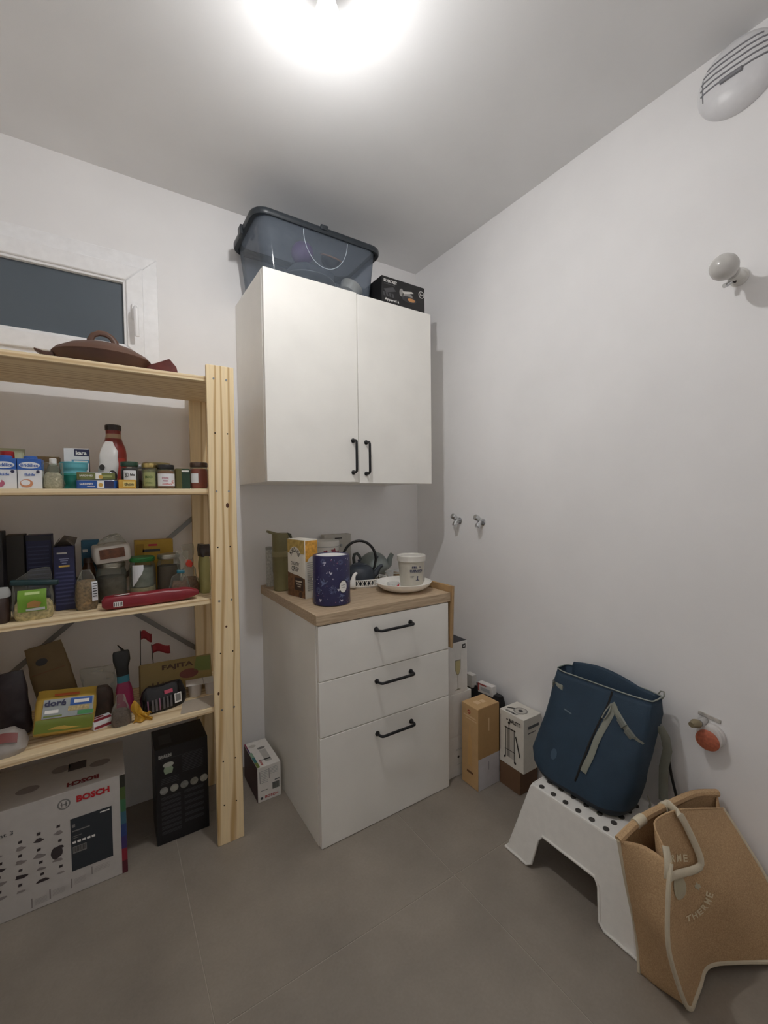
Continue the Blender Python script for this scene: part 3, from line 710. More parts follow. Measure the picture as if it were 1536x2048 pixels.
# wooden board standing between the cabinet and the right wall
m_board = M('warm_board_wood', '#a98b64', .5, var=.15, vscale=25)
mb = MB().loft([[(-.3190, -.645, .603), (-.3100, -.645, .603), (-.3100, -.20, .603), (-.3190, -.20, .603)], [(-.3105, -.645, .866), (-.3000, -.645, .866), (-.3000, -.20, .866), (-.3105, -.20, .866)]])
tag(build(mb, 'wooden_board', m_board, bevel=.002), 'wooden board standing upright in the gap right of the worktop', 'board')
# ================================================================== floor, left of the base cabinet
m_bw = M('white_box_card', '#dedbd6', .5); m_red = M('print_red', '#b4232b', .5); m_gr = M('print_dark_grey', '#4c4f52', .5)
T = carton('blender_box', 'small white appliance box with red lettering on the floor left of the drawer cabinet', 'box', .097, .205, .145, (-.9925, -.1735, .0005), [m_bw, m_bw, M('wine_side', '#4a2c33', .5), m_bw, m_bw, m_bw])
txt(T, 'F', 'BOSCH', .008, .017, .054, .011, m_red); pr(T, 'F', [circ(-.033, .015, .0055)], m_gr, 'emblem')
pr(T, 'F', [R(.012, .042, .038, .066)], M('barcode_grey', '#8d8f8a', .6), 'barcode'); pr(T, 'F', [R(.013+.003*i, .0145+.003*i, .040, .066) for i in range(9)], m_dk, 'barcode', 1.5)
pr(T, 'F', [R(-.040, -.038, .078, .128), R(-.002, .000, .088, .132)], m_gr, 'small_print'); pr(T, 'F', [R(-.034, -.006, .126-.007*i, .1285-.007*i) for i in range(8)]+[R(.004, .036, .130-.006*i, .1322-.006*i) for i in range(5)], M('faint_print', '#aeb0b0', .6), 'small_print')
pr(T, 'F', [R(.022, .042, .073, .077), R(-.036, -.008, .045, .047)], m_gr, 'small_print')
pr(T, 'T', [R(-.028, .020, -.060, -.052)], M('faint_print', '#aeb0b0', .6), 'small_print')
txt(T, 'T', 'BOSCH', -.024, -.070, .040, .009, m_red, rot=PI/2)
pr(T, 'T', [R(-.006, .022, -.075, .02)], M('blender_sketch', '#b5b3ae', .5), 'product_picture'); pr(T, 'T', [circ(.008, .034, .017, 16, .009)], m_gp, 'product_picture', 1.4); pr(T, 'T', [circ(-.022, .066, .016, 18, .012)], M('bowl_sketch', '#bdb9b2', .5), 'product_picture')
for k, c in enumerate(('#6c7c3c', '#2f6f74', '#86a58c', '#4a2a66', '#8c3050')):
    pr(T, 'T', [R(-.048, -.036 if k < 3 else -.042, -.100+.040*k, -.060+.040*k)], M('spectrum_'+str(k), c, .5), 'colour_band', 1.2)

# ================================================================== gap between cabinet and right wall
m_wc = M('white_card', '#d8d6d2', .55); m_navyc = M('dark_box_top', '#34343c', .5)
T = carton('glass_box', 'plain white box at the bottom of the stack right of the drawer cabinet', 'box', .110, .125, .1795, (-.250, -.5375, .0005), m_wc)
pr(T, 'F', [circ(-.012+.02, .085, .006, 10)], m_dk, 'mark'); pr(T, 'F', [R(-.005, .03, .115, .117), R(-.005, .025, .120, .122), R(.0, .03, .05, .052)], M('faint_print', '#aeb0b0', .6), 'small_print')
carton('white_carton', 'plain white box in the middle of the stack right of the drawer cabinet', 'box', .148, .125, .1915, (-.237, -.5385, .1806), m_wc)
T = carton('flute_box', 'white box with a champagne flute picture on top of the stack', 'box', .122, .105, .2285, (-.2470, -.5475, .3727), [m_wc, m_wc, m_wc, m_wc, m_navyc, m_wc])
pr(T, 'F', [R(.030, .050, .195, .215)], m_dk, 'logo'); pr(T, 'F', [[(.036, .205), (.041, .209), (.046, .206), (.041, .200)]], m_wp, 'logo', 1.6)
m_wine = M('champagne', '#b7ab7c', .3); m_ol = M('glass_outline', '#8a8676', .4)
fu = .004
pr(T, 'F', [[(fu-.017, .150), (fu-.016, .105), (fu-.006, .083), (fu+.006, .083), (fu+.016, .105), (fu+.017, .150)]], m_ol, 'flute_picture')
pr(T, 'F', [[(fu-.0145, .146), (fu-.014, .107), (fu-.005, .087), (fu+.005, .087), (fu+.014, .107), (fu+.0145, .146)]], m_wine, 'flute_picture', 1.5)
pr(T, 'F', [[(fu-.0015, .083), (fu-.001, .022), (fu-.019, .015), (fu+.019, .015), (fu+.001, .022), (fu+.0015, .083)]], m_ol, 'flute_picture')
pr(T, 'F', [R(fu-.017, fu-.0162, .150, .180), R(fu+.0162, fu+.017, .150, .180)], M('faint_print', '#aeb0b0', .6), 'flute_picture')
# kraft bottle box
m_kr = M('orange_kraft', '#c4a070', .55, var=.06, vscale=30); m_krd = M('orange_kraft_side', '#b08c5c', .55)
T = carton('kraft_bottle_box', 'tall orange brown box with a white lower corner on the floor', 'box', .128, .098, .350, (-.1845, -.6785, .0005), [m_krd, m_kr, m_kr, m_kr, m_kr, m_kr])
pr(T, 'F', [R(-.0638, .0638, .001, .136)], M('pale_grey_print', '#c6c3c6', .5), 'white_panel')
pr(T, 'F', [R(-.006, .000, .075, .112)], M('grey_lettering', '#9b9a9c', .5), 'small_print', 1.6); pr(T, 'F', [R(-.004, .002, .245, .300)], M('kraft_lettering', '#d9bd92', .5), 'small_print', 1.6)
pr(T, 'L', [circ(-.004, .322, .009, 16)], M('kraft_red', '#9c3c28', .5), 'logo'); pr(T, 'L', [circ(-.004, .322, .004, 12)], m_kr, 'logo', 1.5)
pr(T, 'L', [R(-.036, .036, .300, .306), R(-.025, .04, .290, .294)], M('kraft_lettering', '#d9bd92', .5), 'small_print')
pr(T, 'L', [R(-.018, .020, .056, .066)], M('kraft_dark', '#6f4a2a', .5), 'small_print')
pr(T, 'L', [[(-.010, .09), (.012, .09), (.012, .20), (.004, .23), (.004, .262), (-.003, .262), (-.003, .23), (-.010, .20)]], M('kraft_tone', '#cba269', .5), 'bottle_picture')
pr(T, 'T', [R(-.03, -.005, -.012, .016), R(.0, .022, -.014, .010)], M('kraft_lettering', '#d9bd92', .5), 'logo')
pr(T, 'T', [R(-.06, .06, -.0488, -.0472)], M('kraft_slot', '#7a5a34', .7), 'flap_slot')
# brown base box and coffee press box
m_br = M('brown_card', '#6d5039', .6)
carton('brown_box', 'small brown box on the floor under the coffee press box', 'box', .112, .108, .0985, (-.0665, -.7865, .0005), m_br)
T = carton('coffee_press_box', 'white box with a coffee press drawing standing on the small brown box', 'box', .112, .127, .226, (-.0660, -.7950, .0996), M('press_box_white', '#dcd8ce', .55))
txt(T, 'L', 'BIALETTI', .018, .196, .060, .016, m_dk, bold=.04, rot=-.0); pr(T, 'L', [[(-.017, .196), (-.022, .202), (-.027, .196), (-.022, .190)]], m_dk, 'logo')
m_sk = M('press_grey', '#8f8b84', .4); m_skl = M('press_light', '#bdb9b0', .4)
pr(T, 'L', [R(-.028, .014, .036, .160)], m_skl, 'press_picture'); pr(T, 'L', [R(-.022, -.008, .038, .158)], m_sk, 'press_picture', 1.4)
pr(T, 'L', [R(-.032, -.029, .030, .165), R(.014, .017, .030, .165), R(-.036, .022, .158, .163), R(-.034, .020, .066, .069)], m_dk, 'press_picture', 1.7)
pr(T, 'L', [circ(-.012, .184, .006, 14), R(-.0135, -.0105, .163, .180)], m_dk, 'press_picture', 1.7)
pr(T, 'L', [[(.020, .140), (.026, .142), (.048, .062), (.042, .060)]], m_dk, 'press_picture', 1.7)
pr(T, 'L', [circ(.020, .026, .006, 12), circ(-.036, .030, .005, 12)], m_dk, 'press_picture', 1.7); pr(T, 'L', [R(-.0585, -.057, .05, .205)], m_gr, 'side_line')
pr(T, 'F', [R(-.030, .040, .180, .192), R(-.03, .02, .160, .164)], m_gr, 'small_print')
pr(T, 'T', [circ(-.002, -.004, .030, 28, .030)], m_sk, 'filter_picture'); pr(T, 'T', [circ(-.002, -.004, .024, 28, .024)], m_skl, 'filter_picture', 1.4); pr(T, 'T', [circ(-.002, -.004, .010, 20, .010)], m_dk, 'filter_picture', 1.8)
pr(T, 'T', [[(-.010, .022), (-.002, .026), (-.018, .052), (-.028, .048)]], m_dk, 'filter_picture', 1.8)
txt(T, 'T', 'GOURMET', -.043, .010, .060, .012, m_gr, rot=-PI/2)
# black bag with little boxes in front of the right wall
T = thing('black_shopping_bag', 'folded black bag against the right wall behind the orange brown box', 'bag', (-.050, -.575, .0005))
build(pouch(.075, .235, .335, [(0, .9, .95), (.1, 1, 1), (.7, .9, 1), (.9, .8, .98), (1, .5, .95)], seed=4, cr=.006, fs=14), 'bag_body', M('black_nylon', '#1b1b1e', .6), T, smooth=True)
T = carton('medicine_box', 'small white box with a red corner on top of the black bag', 'box', .030, .088, .045, (-.062, -.602, .325), m_wc, rz=.04, rot=(-.05, 0, .03))
pr(T, 'L', [R(-.042, -.034, .006, .042), R(-.042, .010, .036, .043)], M('red_corner', '#b0504a', .5), 'colour_band'); pr(T, 'L', [R(-.026, .030, .012, .028)], M('faint_print', '#aeb0b0', .6), 'small_print')
carton('white_block', 'small white block tucked beside the flute box above the black bag', 'box', .030, .045, .060, (-.070, -.505, .327), m_wc)
# small bottle on the floor by the stool
T = thing('small_bottle', 'small dark bottle lying on the floor behind the white stool', 'bottle', (-.205, -.930, .0165))
build(MB().lathe([(.004, -.0005), (.013, .0), (.016, .004), (.016, .060), (.008, .075), (.008, .085)], 20), 'bottle_body', M('plum_glass', '#4a3438', .2), T, rot=(PI/2, 0, .3), smooth=True)
build(MB().lathe([(.0095, .080), (.0095, .098), (.008, .100)], 20), 'bottle_cap', M('grey_cap', '#9a9c98', .4), T, rot=(PI/2, 0, .3), smooth=True)

# ================================================================== step stool
m_st = M('stool_white_plastic', '#e3e1dc', .42, var=.02)
T = thing('step_stool', 'white plastic step stool with rubber dots on its top', 'stool', (-.197, -1.208, 0))
HX, HY, TXs, TYs, ZS = .175, .222, .122, .160, .248     # half sizes at floor and top
def stool_side(P):
    """one wall with an arch, as an extruded outline; P maps (u along, z, depth) to a point"""
    out = []
    zl = lambda u0, z: u0+(1-0)*(0)
    W0, W1 = P['w0'], P['w1']
    ed = lambda z: W0+(W1-W0)*z/ZS
    f = P['foot']; ar = P['arch']
    o = [(-W0-.004, 0), (-W0-.004, .004), (-ed(.012), .014), (-W1-.002, ZS-.010), (-W1+.010, ZS), (W1-.010, ZS), (W1+.002, ZS-.010), (ed(.012), .014), (W0+.004, .004), (W0+.004, 0)]
    o += [(W0-f+.012, 0), (W0-f-.004, .016), (W0-f-.018, ar-.018), (W0-f-.032, ar), (-W0+f+.032, ar), (-W0+f+.018, ar-.018), (-W0+f+.004, .016), (-W0+f-.012, 0)]
    return o
def wall_mb(axis, sgn):
    mb = MB()
    w0, w1, h0, h1 = (HY, TYs, HX, TXs) if axis == 'x' else (HX, TXs, HY, TYs)
    o = stool_side(dict(w0=w0, w1=w1, foot=.100 if axis == 'x' else .075, arch=.118))
    def pt(u, z, inn):
        off = (h0+(h1-h0)*z/ZS)-inn
        if z < .0045 and inn == 0: off += .003
        return (sgn*off, u, z) if axis == 'x' else (u, sgn*off, z)
    n = len(o); vs = [pt(u, z, 0) for u, z in o]+[pt(u, z, .005) for u, z in o]
    mb.add(vs, [tuple(range(n)), tuple(range(n, 2*n))[::-1]]+[(i, (i+1) % n, (i+1) % n+n, i+n) for i in range(n)])
    return mb
for ax in 'xy':
    for sg in (-1, 1): build(wall_mb(ax, sg), 'side_wall', m_st, T, bevel=.0022)
def rr2(hw, hd, z, r, n=6): return rr(hw, hd, z, r, n)
build(MB().loft([rr2(TXs+.002, TYs+.002, ZS-.012, .014), rr2(TXs+.001, TYs+.001, ZS-.004, .014), rr2(TXs-.004, TYs-.004, ZS, .012), rr2(TXs-.004, TYs-.004, ZS-.002, .012)], cap0=False), 'stool_top', m_st, T, smooth=True, ang=60)
# rolled lip along the lower edge of the walls
def lip(axis, sgn):
    w0, w1, h0, h1 = (HY, TYs, HX, TXs) if axis == 'x' else (HX, TXs, HY, TYs)
    o = stool_side(dict(w0=w0, w1=w1, foot=.100 if axis == 'x' else .075, arch=.118))
    seq = [o[9]]+o[10:]+[o[0]]
    def pt(u, z):
        off = (h0+(h1-h0)*z/ZS)+.0015; z = max(z, .0042)
        return (sgn*off, u, z) if axis == 'x' else (u, sgn*off, z)
    return MB().tube([pt(u, z) for u, z in seq], .0042, 8)
for ax in 'xy':
    for sg in (-1, 1): build(lip(ax, sg), 'edge_lip', m_st, T, smooth=True)
m_dot = M('dark_rubber', '#3c3936', .7)
for i in range(5):
    for j in range(7):
        x, y = -.105+.0430*i, .128-.0450*j+(.0 if i % 2 == 0 else .0)
        if x > .1: continue
        build(MB().lathe([(.0088, ZS-.003), (.0088, ZS+.0008), (.0078, ZS+.0016)], 14, c=(x, y)), 'rubber_dot', m_dot, T, smooth=True)

# ================================================================== backpack leaning on the wall
m_bp = M('petrol_blue_fabric', '#263a4c', .75, var=.10, vscale=18, bump=.3, bscale=500)
m_bpd = M('shaded_base_fabric', '#1a222b', .7, bump=.2, bscale=500)
m_web = M('grey_webbing', '#8b8d82', .7, bump=.3, bscale=600)
m_pipe = M('grey_piping', '#8f958f', .6)
BO = (-.20, -1.165, .2505)
T = thing('backpack', 'dark blue roll top backpack with grey straps resting on the step stool', 'backpack', BO)
# rows: x front, x back, y left, y right, z left, z right
rows = [(-.262, -.120, -1.055, -1.308, .253, .253), (-.270, -.105, -1.015, -1.318, .256, .262), (-.264, -.095, -.985, -1.330, .278, .300), (-.250, -.085, -.970, -1.338, .312, .345),
        (-.228, -.070, -.982, -1.340, .372, .402), (-.205, -.055, -.992, -1.345, .430, .462), (-.182, -.046, -1.000, -1.350, .482, .506), (-.160, -.042, -1.006, -1.354, .535, .548), (-.135, -.050, -1.010, -1.350, .594, .600)]
NB = 44
def bp_ring(row, e=3.6, seed=0):
    xf, xb, yl, yr, zl, zr = row; cx, cy = (xf+xb)/2, (yl+yr)/2; hx, hy = (xb-xf)/2, (yl-yr)/2
    out = []
    for k in range(NB):
        a = 2*PI*k/NB; c, s_ = math.cos(a), math.sin(a)
        px = cx-hx*math.copysign(abs(c)**(2/e), c); py = cy+hy*math.copysign(abs(s_)**(2/e), s_)
        t_ = (yl-py)/(yl-yr); z = zl+(zr-zl)*t_
        nv = noise.noise_vector(Vector((px*16, py*16, z*16))); out.append((px+nv.x*.006, py+nv.y*.004, z+nv.z*.003))
    return out
def lerp_rows(rws, k):
    out = []
    for i in range(len(rws)-1):
        for j in range(k): t_ = j/k; out.append(tuple(a*(1-t_)+b*t_ for a, b in zip(rws[i], rws[i+1])))
    out.append(rws[-1]); return out
LR = lerp_rows(rows, 3)
rings = [bp_ring(r, 3.4+4.0*(i/len(LR))**2) for i, r in enumerate(LR)]
lo = MB().loft([[tuple((p[0]*.93+BO[0]*.07, p[1]*.95+BO[1]*.05, BO[2])) for p in rings[0]]]+rings[:5], cap1=False)
# lower part darker: shade at the pack's foot is put into the fabric colour
build(lo, 'shaded_base', m_bpd, T, org=BO, smooth=True, ang=0)
top_rings = rings[4:]
mouth = [tuple((p[0]*.86+(-.0925)*.14, p[1]*.97+(-1.18)*.03, p[2]-.03)) for p in rings[-1]]
build(MB().loft(top_rings+[mouth], cap0=False), 'bag_body', m_bp, T, org=BO, smooth=True, ang=0)
# blue front panel overlapping the base
def bp_front(y, v, out=.002):
    """point on the pack's front at row parameter v (0..8) and position y"""
    i = min(int(v*3), len(LR)-2); t_ = v*3-i
    row = tuple(a*(1-t_)+b*t_ for a, b in zip(LR[i], LR[i+1]))
    xf, xb, yl, yr, zl, zr = row; cy, hy, hx, cx = (yl+yr)/2, (yl-yr)/2, (xb-xf)/2, (xf+xb)/2
    q = max(-.999, min(.999, (y-cy)/hy)); c = (1-abs(q)**3.6)**(1/3.6)
    t2 = (yl-y)/(yl-yr); px = cx-hx*c; z = zl+(zr-zl)*t2
    nv = noise.noise_vector(Vector((px*16, y*16, z*16)))
    return Vector((px+nv.x*.006-out, y+nv.y*.004, z+nv.z*.003))
# piping along the mouth, zip line, straps
build(MB().tube([Vector(p)+Vector((0, 0, .002)) for p in rings[-1]], .0022, 6, closed=True), 'mouth_piping', m_pipe, T, org=BO, smooth=True)
zp = [bp_front(-1.176+(-1.232+1.176)*k/16, 2.4+(7.95-2.4)*k/16, .0015) for k in range(17)]
build(MB().tube(zp, .0035, 8, flat=.5, up=(1, 0, 0)), 'zip', m_blk, T, org=BO, smooth=True)
st = [bp_front(-1.200+(-1.248+1.200)*k/14, 3.2+(7.3-3.2)*k/14, .004) for k in range(15)]
build(MB().tube(st, .010, 8, flat=.18, up=(1, 0, 0)), 'zip_webbing', m_web, T, org=BO, smooth=True)
st = [bp_front(-1.240-.100*k/10, 7.35-2.0*k/10, .006) for k in range(11)]
build(MB().tube(st, .011, 8, flat=.18, up=(1, 0, 0)), 'compression_strap', m_web, T, org=BO, smooth=True)
for k0, k1 in ((.33, .52), (.60, .80)):
    a_ = bp_front(-1.240-.100*k0, 7.35-2.0*k0, .009); b_ = bp_front(-1.240-.100*k1, 7.35-2.0*k1, .009)
    build(MB().tube([a_, (a_+b_)/2, b_], .0135, 8, flat=.35, up=(1, 0, 0)), 'buckle', M('buckle_grey', '#777a74', .45), T, org=BO, smooth=False)
st = [bp_front(-1.012-.046*k/5, 7.10, .005) for k in range(6)]
build(MB().tube(st, .013, 8, flat=.2, up=(1, 0, 0)), 'side_tab', m_web, T, org=BO, smooth=True)
build(MB().tube([bp_front(-1.009, 7.10, .006), bp_front(-1.022, 7.10, .010)], .015, 8, flat=.45, up=(1, 0, 0)), 'tab_buckle', M('buckle_dark', '#55574f', .45), T, org=BO)
ch = [bp_front(-1.236, 7.3, .006), bp_front(-1.228, 6.9, .016), bp_front(-1.221, 6.4, .012), bp_front(-1.229, 6.35, .010), bp_front(-1.240, 6.9, .012), bp_front(-1.238, 7.3, .006)]
build(MB().tube(ch, .0022, 6), 'zip_pull', m_web, T, org=BO, smooth=True)
pa, pb = bp_front(-1.09, 3.3, .0025), None
em = MB(); em.add([bp_front(-1.085+.012*math.cos(2*PI*k/16), 3.35+.30*math.sin(2*PI*k/16), .0018) for k in range(16)], [tuple(range(16))])
build(em, 'round_logo', M('logo_tone', '#3f5468', .6), T, org=BO)
em = MB(); em.add([bp_front(y, v, .0018) for y, v in ((-1.085, 5.95), (-1.118, 5.85), (-1.118, 5.93), (-1.085, 6.03))], [(0, 1, 2, 3)])
build(em, 'small_logo', M('logo_pale', '#66757f', .6), T, org=BO)
# padded back panel rising behind the mouth
bk = []
for k in range(15):
    u = k/14; y = -1.035+(-1.335+1.035)*u; z = .612+.020*math.sin(PI*min(1, u*1.25))-.012*u
    bk.append((y, z))
mb = MB(); vs = []
for y, z in bk: vs += [(-.062, y, .50), (-.060, y, z-.008), (-.052, y, z), (-.040, y, z-.006), (-.034, y, .50)]
for k in range(14): 
    for j in range(4): mb.f.append((k*5+j, k*5+j+1, (k+1)*5+j+1, (k+1)*5+j)); mb.mi.append(0)
mb.v = vs
for e_ in (0, 14): mb.f.append(tuple(e_*5+j for j in range(5))); mb.mi.append(0)
build(mb, 'back_panel', m_bp, T, org=BO, smooth=True, ang=0)
build(MB().tube([(-.060, -1.345, .590), (-.058, -1.352, .602), (-.055, -1.350, .616), (-.050, -1.338, .612), (-.046, -1.330, .600)], .0022, 8), 'loop', m_web, T, org=BO, smooth=True)
sp = [(-.090, -1.352, .515), (-.070, -1.362, .480), (-.050, -1.360, .430), (-.040, -1.345, .360), (-.040, -1.345, .300), (-.055, -1.352, .262)]
build(MB().tube(sp, .013, 8, flat=.18, up=(1, .3, 0)), 'shoulder_strap', m_web, T, org=BO, smooth=True)
sp = [(-.040, -1.338, .475), (-.030, -1.350, .420), (-.026, -1.362, .340), (-.026, -1.378, .275), (-.032, -1.388, .235)]
build(MB().tube(sp, .0042, 8), 'strap_cord', m_blk, T, org=BO, smooth=True)
build(MB().tube([(-.125, -1.336, .300), (-.118, -1.343, .272), (-.118, -1.340, .256)], .007, 8, flat=.3), 'strap_end', M('pale_web', '#b9b9ae', .7), T, org=BO, smooth=True)

# ================================================================== jute tote bag
def mat_jute():
    m = bpy.data.materials.new('tan_jute'); m.use_nodes = True; nt = m.node_tree; b = nt.nodes['Principled BSDF']
    tc = nt.nodes.new('ShaderNodeTexCoord')
    n1 = nt.nodes.new('ShaderNodeTexNoise'); n1.inputs['Scale'].default_value = 320; n1.inputs['Detail'].default_value = 3
    n2 = nt.nodes.new('ShaderNodeTexNoise'); n2.inputs['Scale'].default_value = 9; n2.inputs['Detail'].default_value = 3
    for n in (n1, n2): nt.links.new(tc.outputs['Object'], n.inputs['Vector'])
    rp = nt.nodes.new('ShaderNodeValToRGB'); e = rp.color_ramp.elements; e[0].position = .3; e[0].color = lin('#ae8e68'); e[1].position = .7; e[1].color = lin('#ccac84')
    nt.links.new(n1.outputs['Fac'], rp.inputs[0])
    hs = nt.nodes.new('ShaderNodeHueSaturation'); mr = nt.nodes.new('ShaderNodeMapRange'); mr.inputs[3].default_value = .88; mr.inputs[4].default_value = 1.12
    nt.links.new(n2.outputs['Fac'], mr.inputs[0]); nt.links.new(mr.outputs[0], hs.inputs['Value']); nt.links.new(rp.outputs[0], hs.inputs['Color']); nt.links.new(hs.outputs[0], b.inputs['Base Color'])
    bp_ = nt.nodes.new('ShaderNodeBump'); bp_.inputs['Strength'].default_value = .35; bp_.inputs['Distance'].default_value = .001
    nt.links.new(n1.outputs['Fac'], bp_.inputs['Height']); nt.links.new(bp_.outputs[0], b.inputs['Normal']); b.inputs['Roughness'].default_value = .85
    return m
m_jute = mat_jute(); m_cot = M('cream_cotton', '#cfc5ae', .8, bump=.3, bscale=500)
def poly_curve(pts):
    P = [Vector(p) for p in pts]; L = [0]
    for a, b in zip(P, P[1:]): L.append(L[-1]+(b-a).length)
    def f(t_):
        s_ = t_*L[-1]
        for i in range(len(P)-1):
            if s_ <= L[i+1]+1e-9:
                k = (s_-L[i])/max(1e-9, L[i+1]-L[i])
                p0, p1, p2, p3 = P[max(i-1, 0)], P[i], P[i+1], P[min(i+2, len(P)-1)]
                return 0.5*((2*p1)+(p2-p0)*k+(2*p0-5*p1+4*p2-p3)*k*k+(3*p1-p0-3*p2+p3)*k**3)
        return P[-1]
    return f
def coons(bot, top, lef, rig, amp=.0, seed=0):
    """patch from four edge curves (bot/top left to right, lef/rig bottom to top)"""
    c00, c10, c01, c11 = bot(0), bot(1), top(0), top(1)
    def f(u, v):
        p = (1-v)*bot(u)+v*top(u)+(1-u)*lef(v)+u*rig(v)-((1-u)*(1-v)*c00+u*(1-v)*c10+(1-u)*v*c01+u*v*c11)
        if amp:
            k = 16*u*(1-u)*v*(1-v); nv = noise.noise_vector(Vector((p.x*9+seed, p.y*9, p.z*9))); p = p+nv*amp*min(1, k*1.5)
        return p
    return f
TO = (-.22, -1.55, 0)
T = thing('tote_bag', 'tan jute tote bag with cream piping leaning on the wall by the stool', 'bag', TO)
E_bl = poly_curve([(-.397, -1.449, .001), (-.409, -1.447, .107), (-.462, -1.446, .279), (-.482, -1.438, .386)])            # back left edge, up
E_fl = poly_curve([(-.377, -1.560, .004), (-.405, -1.558, .032), (-.464, -1.553, .162), (-.481, -1.550, .240), (-.474, -1.548, .348), (-.456, -1.545, .392)])   # front left piping, up
E_fr = poly_curve([(-.035, -1.665, .006), (-.030, -1.640, .10), (-.030, -1.604, .180), (-.034, -1.553, .256), (-.045, -1.506, .328)])
E_ft = poly_curve([(-.456, -1.545, .392), (-.440, -1.515, .418), (-.413, -1.490, .437), (-.319, -1.495, .429), (-.197, -1.505, .389), (-.045, -1.506, .328)])
E_fb = poly_curve([(-.377, -1.560, .004), (-.315, -1.553, .012), (-.262, -1.552, .030), (-.180, -1.590, .026), (-.035, -1.665, .006)])
E_bt = poly_curve([(-.482, -1.438, .386), (-.400, -1.450, .410), (-.250, -1.450, .387), (-.100, -1.455, .362), (-.022, -1.484, .352)])
E_br = poly_curve([(-.020, -1.520, .001), (-.018, -1.510, .15), (-.020, -1.495, .27), (-.022, -1.484, .352)])
E_bb = poly_curve([(-.397, -1.449, .001), (-.250, -1.460, .001), (-.020, -1.520, .001)])
E_gt = poly_curve([(-.482, -1.438, .386), (-.465, -1.490, .400), (-.456, -1.545, .392)])
E_gb = poly_curve([(-.397, -1.449, .001), (-.392, -1.50, .001), (-.377, -1.560, .004)])
E_rt = poly_curve([(-.022, -1.484, .352), (-.050, -1.492, .325), (-.045, -1.506, .328)])
E_rb = poly_curve([(-.020, -1.520, .001), (-.030, -1.600, .001), (-.035, -1.665, .006)])
front = coons(E_fb, E_ft, E_fl, E_fr, .010, 1); back = coons(E_bb, E_bt, E_bl, E_br, .006, 2)
gus = coons(E_gb, E_gt, E_bl, E_fl, .008, 3); rgus = coons(E_rb, E_rt, E_br, E_fr, .004, 4)
for nm, fn in (('front_panel', front), ('back_panel', back), ('side_gusset', gus), ('side_gusset', rgus)):
    build(MB().grid(lambda u, v, fn=fn: fn(u, v), 26, 26), nm, m_jute, T, org=TO, smooth=True, ang=0, solid=.0018)
bot = coons(E_fb, E_bb, poly_curve([E_fb(0), E_bb(0)]), poly_curve([E_fb(1), E_bb(1)]))
build(MB().grid(bot, 14, 8), 'bottom_panel', m_jute, T, org=TO, smooth=True, ang=0, solid=.0018)
def seam(curve, name, r=.0048, n=30, mat=m_cot): build(MB().tube([curve(k/n) for k in range(n+1)], r, 8), name, mat, T, org=TO, smooth=True)
seam(E_fl, 'piping', .0052); seam(E_fr, 'piping'); seam(E_fb, 'piping', .0055); seam(E_bl, 'piping', .0045)
seam(E_bt, 'rolled_hem', .0105, 30, m_jute); seam(lambda t_: E_ft(t_), 'top_edge', .0022, 30, m_jute)
def wrap(curve, t0, t1, r, name='handle_band'):
    build(MB().tube([curve(t0+(t1-t0)*k/6) for k in range(7)], r, 14), name, m_cot, T, org=TO, smooth=True)
wrap(E_bt, .145, .205, .0128); wrap(E_bt, .435, .505, .0135)
fo = Vector((-.30, -1, .25)).normalized()
hp = [E_bt(.475)+Vector((0, .004, .008)), front(.375, .99), front(.44, .90), front(.485, .75), front(.475, .685), front(.41, .665), front(.28, .69), front(.14, .76), front(.075, .84), front(.060, .93), front(.085, .99)]
hc = poly_curve([p+fo*.012 for p in hp])
build(MB().tube([hc(k/40) for k in range(41)], .0098, 10, flat=.55, up=tuple(fo)), 'carry_handle', m_cot, T, org=TO, smooth=True)
hc2 = poly_curve([E_bt(.18), front(.075, .93)+fo*-.015, front(.055, .80)+fo*.008, front(.09, .66)+fo*.008, front(.15, .60)+fo*.008])
def patch_text(s, u, v, du, dv, ang):
    """letter lying on the front panel"""
    V, F = textmesh(s, bold=.03); mb = MB(); c_, s_ = math.cos(ang), math.sin(ang); vs = []
    for a, b in V:
        a *= du; b *= dv; p_, q_ = a*c_-b*s_, a*s_+b*c_
        vs.append(front(min(.99, max(.01, u+p_)), min(.99, max(.01, v+q_*.95)))+fo*.0028)
    mb.add(vs, F); build(mb, 'lettering', M('faded_cream_print', '#dccfae', .8), T, org=TO)
cu, cv, cr_ = .335, .60, .225
for i, ch in enumerate('ERME'):
    a = PI*.52-i*.22; patch_text(ch, .262+.046*i, .765-.014*i, .034, .042, -.22)
for i, ch in enumerate('THERME'):
    a = -PI*.55+i*.24; patch_text(ch, cu+cr_*.80*math.cos(a), cv+.01+cr_*.92*math.sin(a), .034, .044, a+PI/2)
mb = MB(); mb.add([front(.300+.048*math.cos(2*PI*k/24), .600+.062*math.sin(2*PI*k/24))+fo*.0025 for k in range(24)], [tuple(range(24))])
build(mb, 'round_emblem', M('faded_grey_print', '#bdb69c', .8), T, org=TO)
mb = MB(); mb.add([front(.43+.022*math.cos(2*PI*k/12), .56+.012*math.sin(2*PI*k/12)*(1+k % 2))+fo*.0025 for k in range(12)], [tuple(range(12))])
build(mb, 'leaf_emblem', M('faded_grey_print', '#bdb69c', .8), T, org=TO)

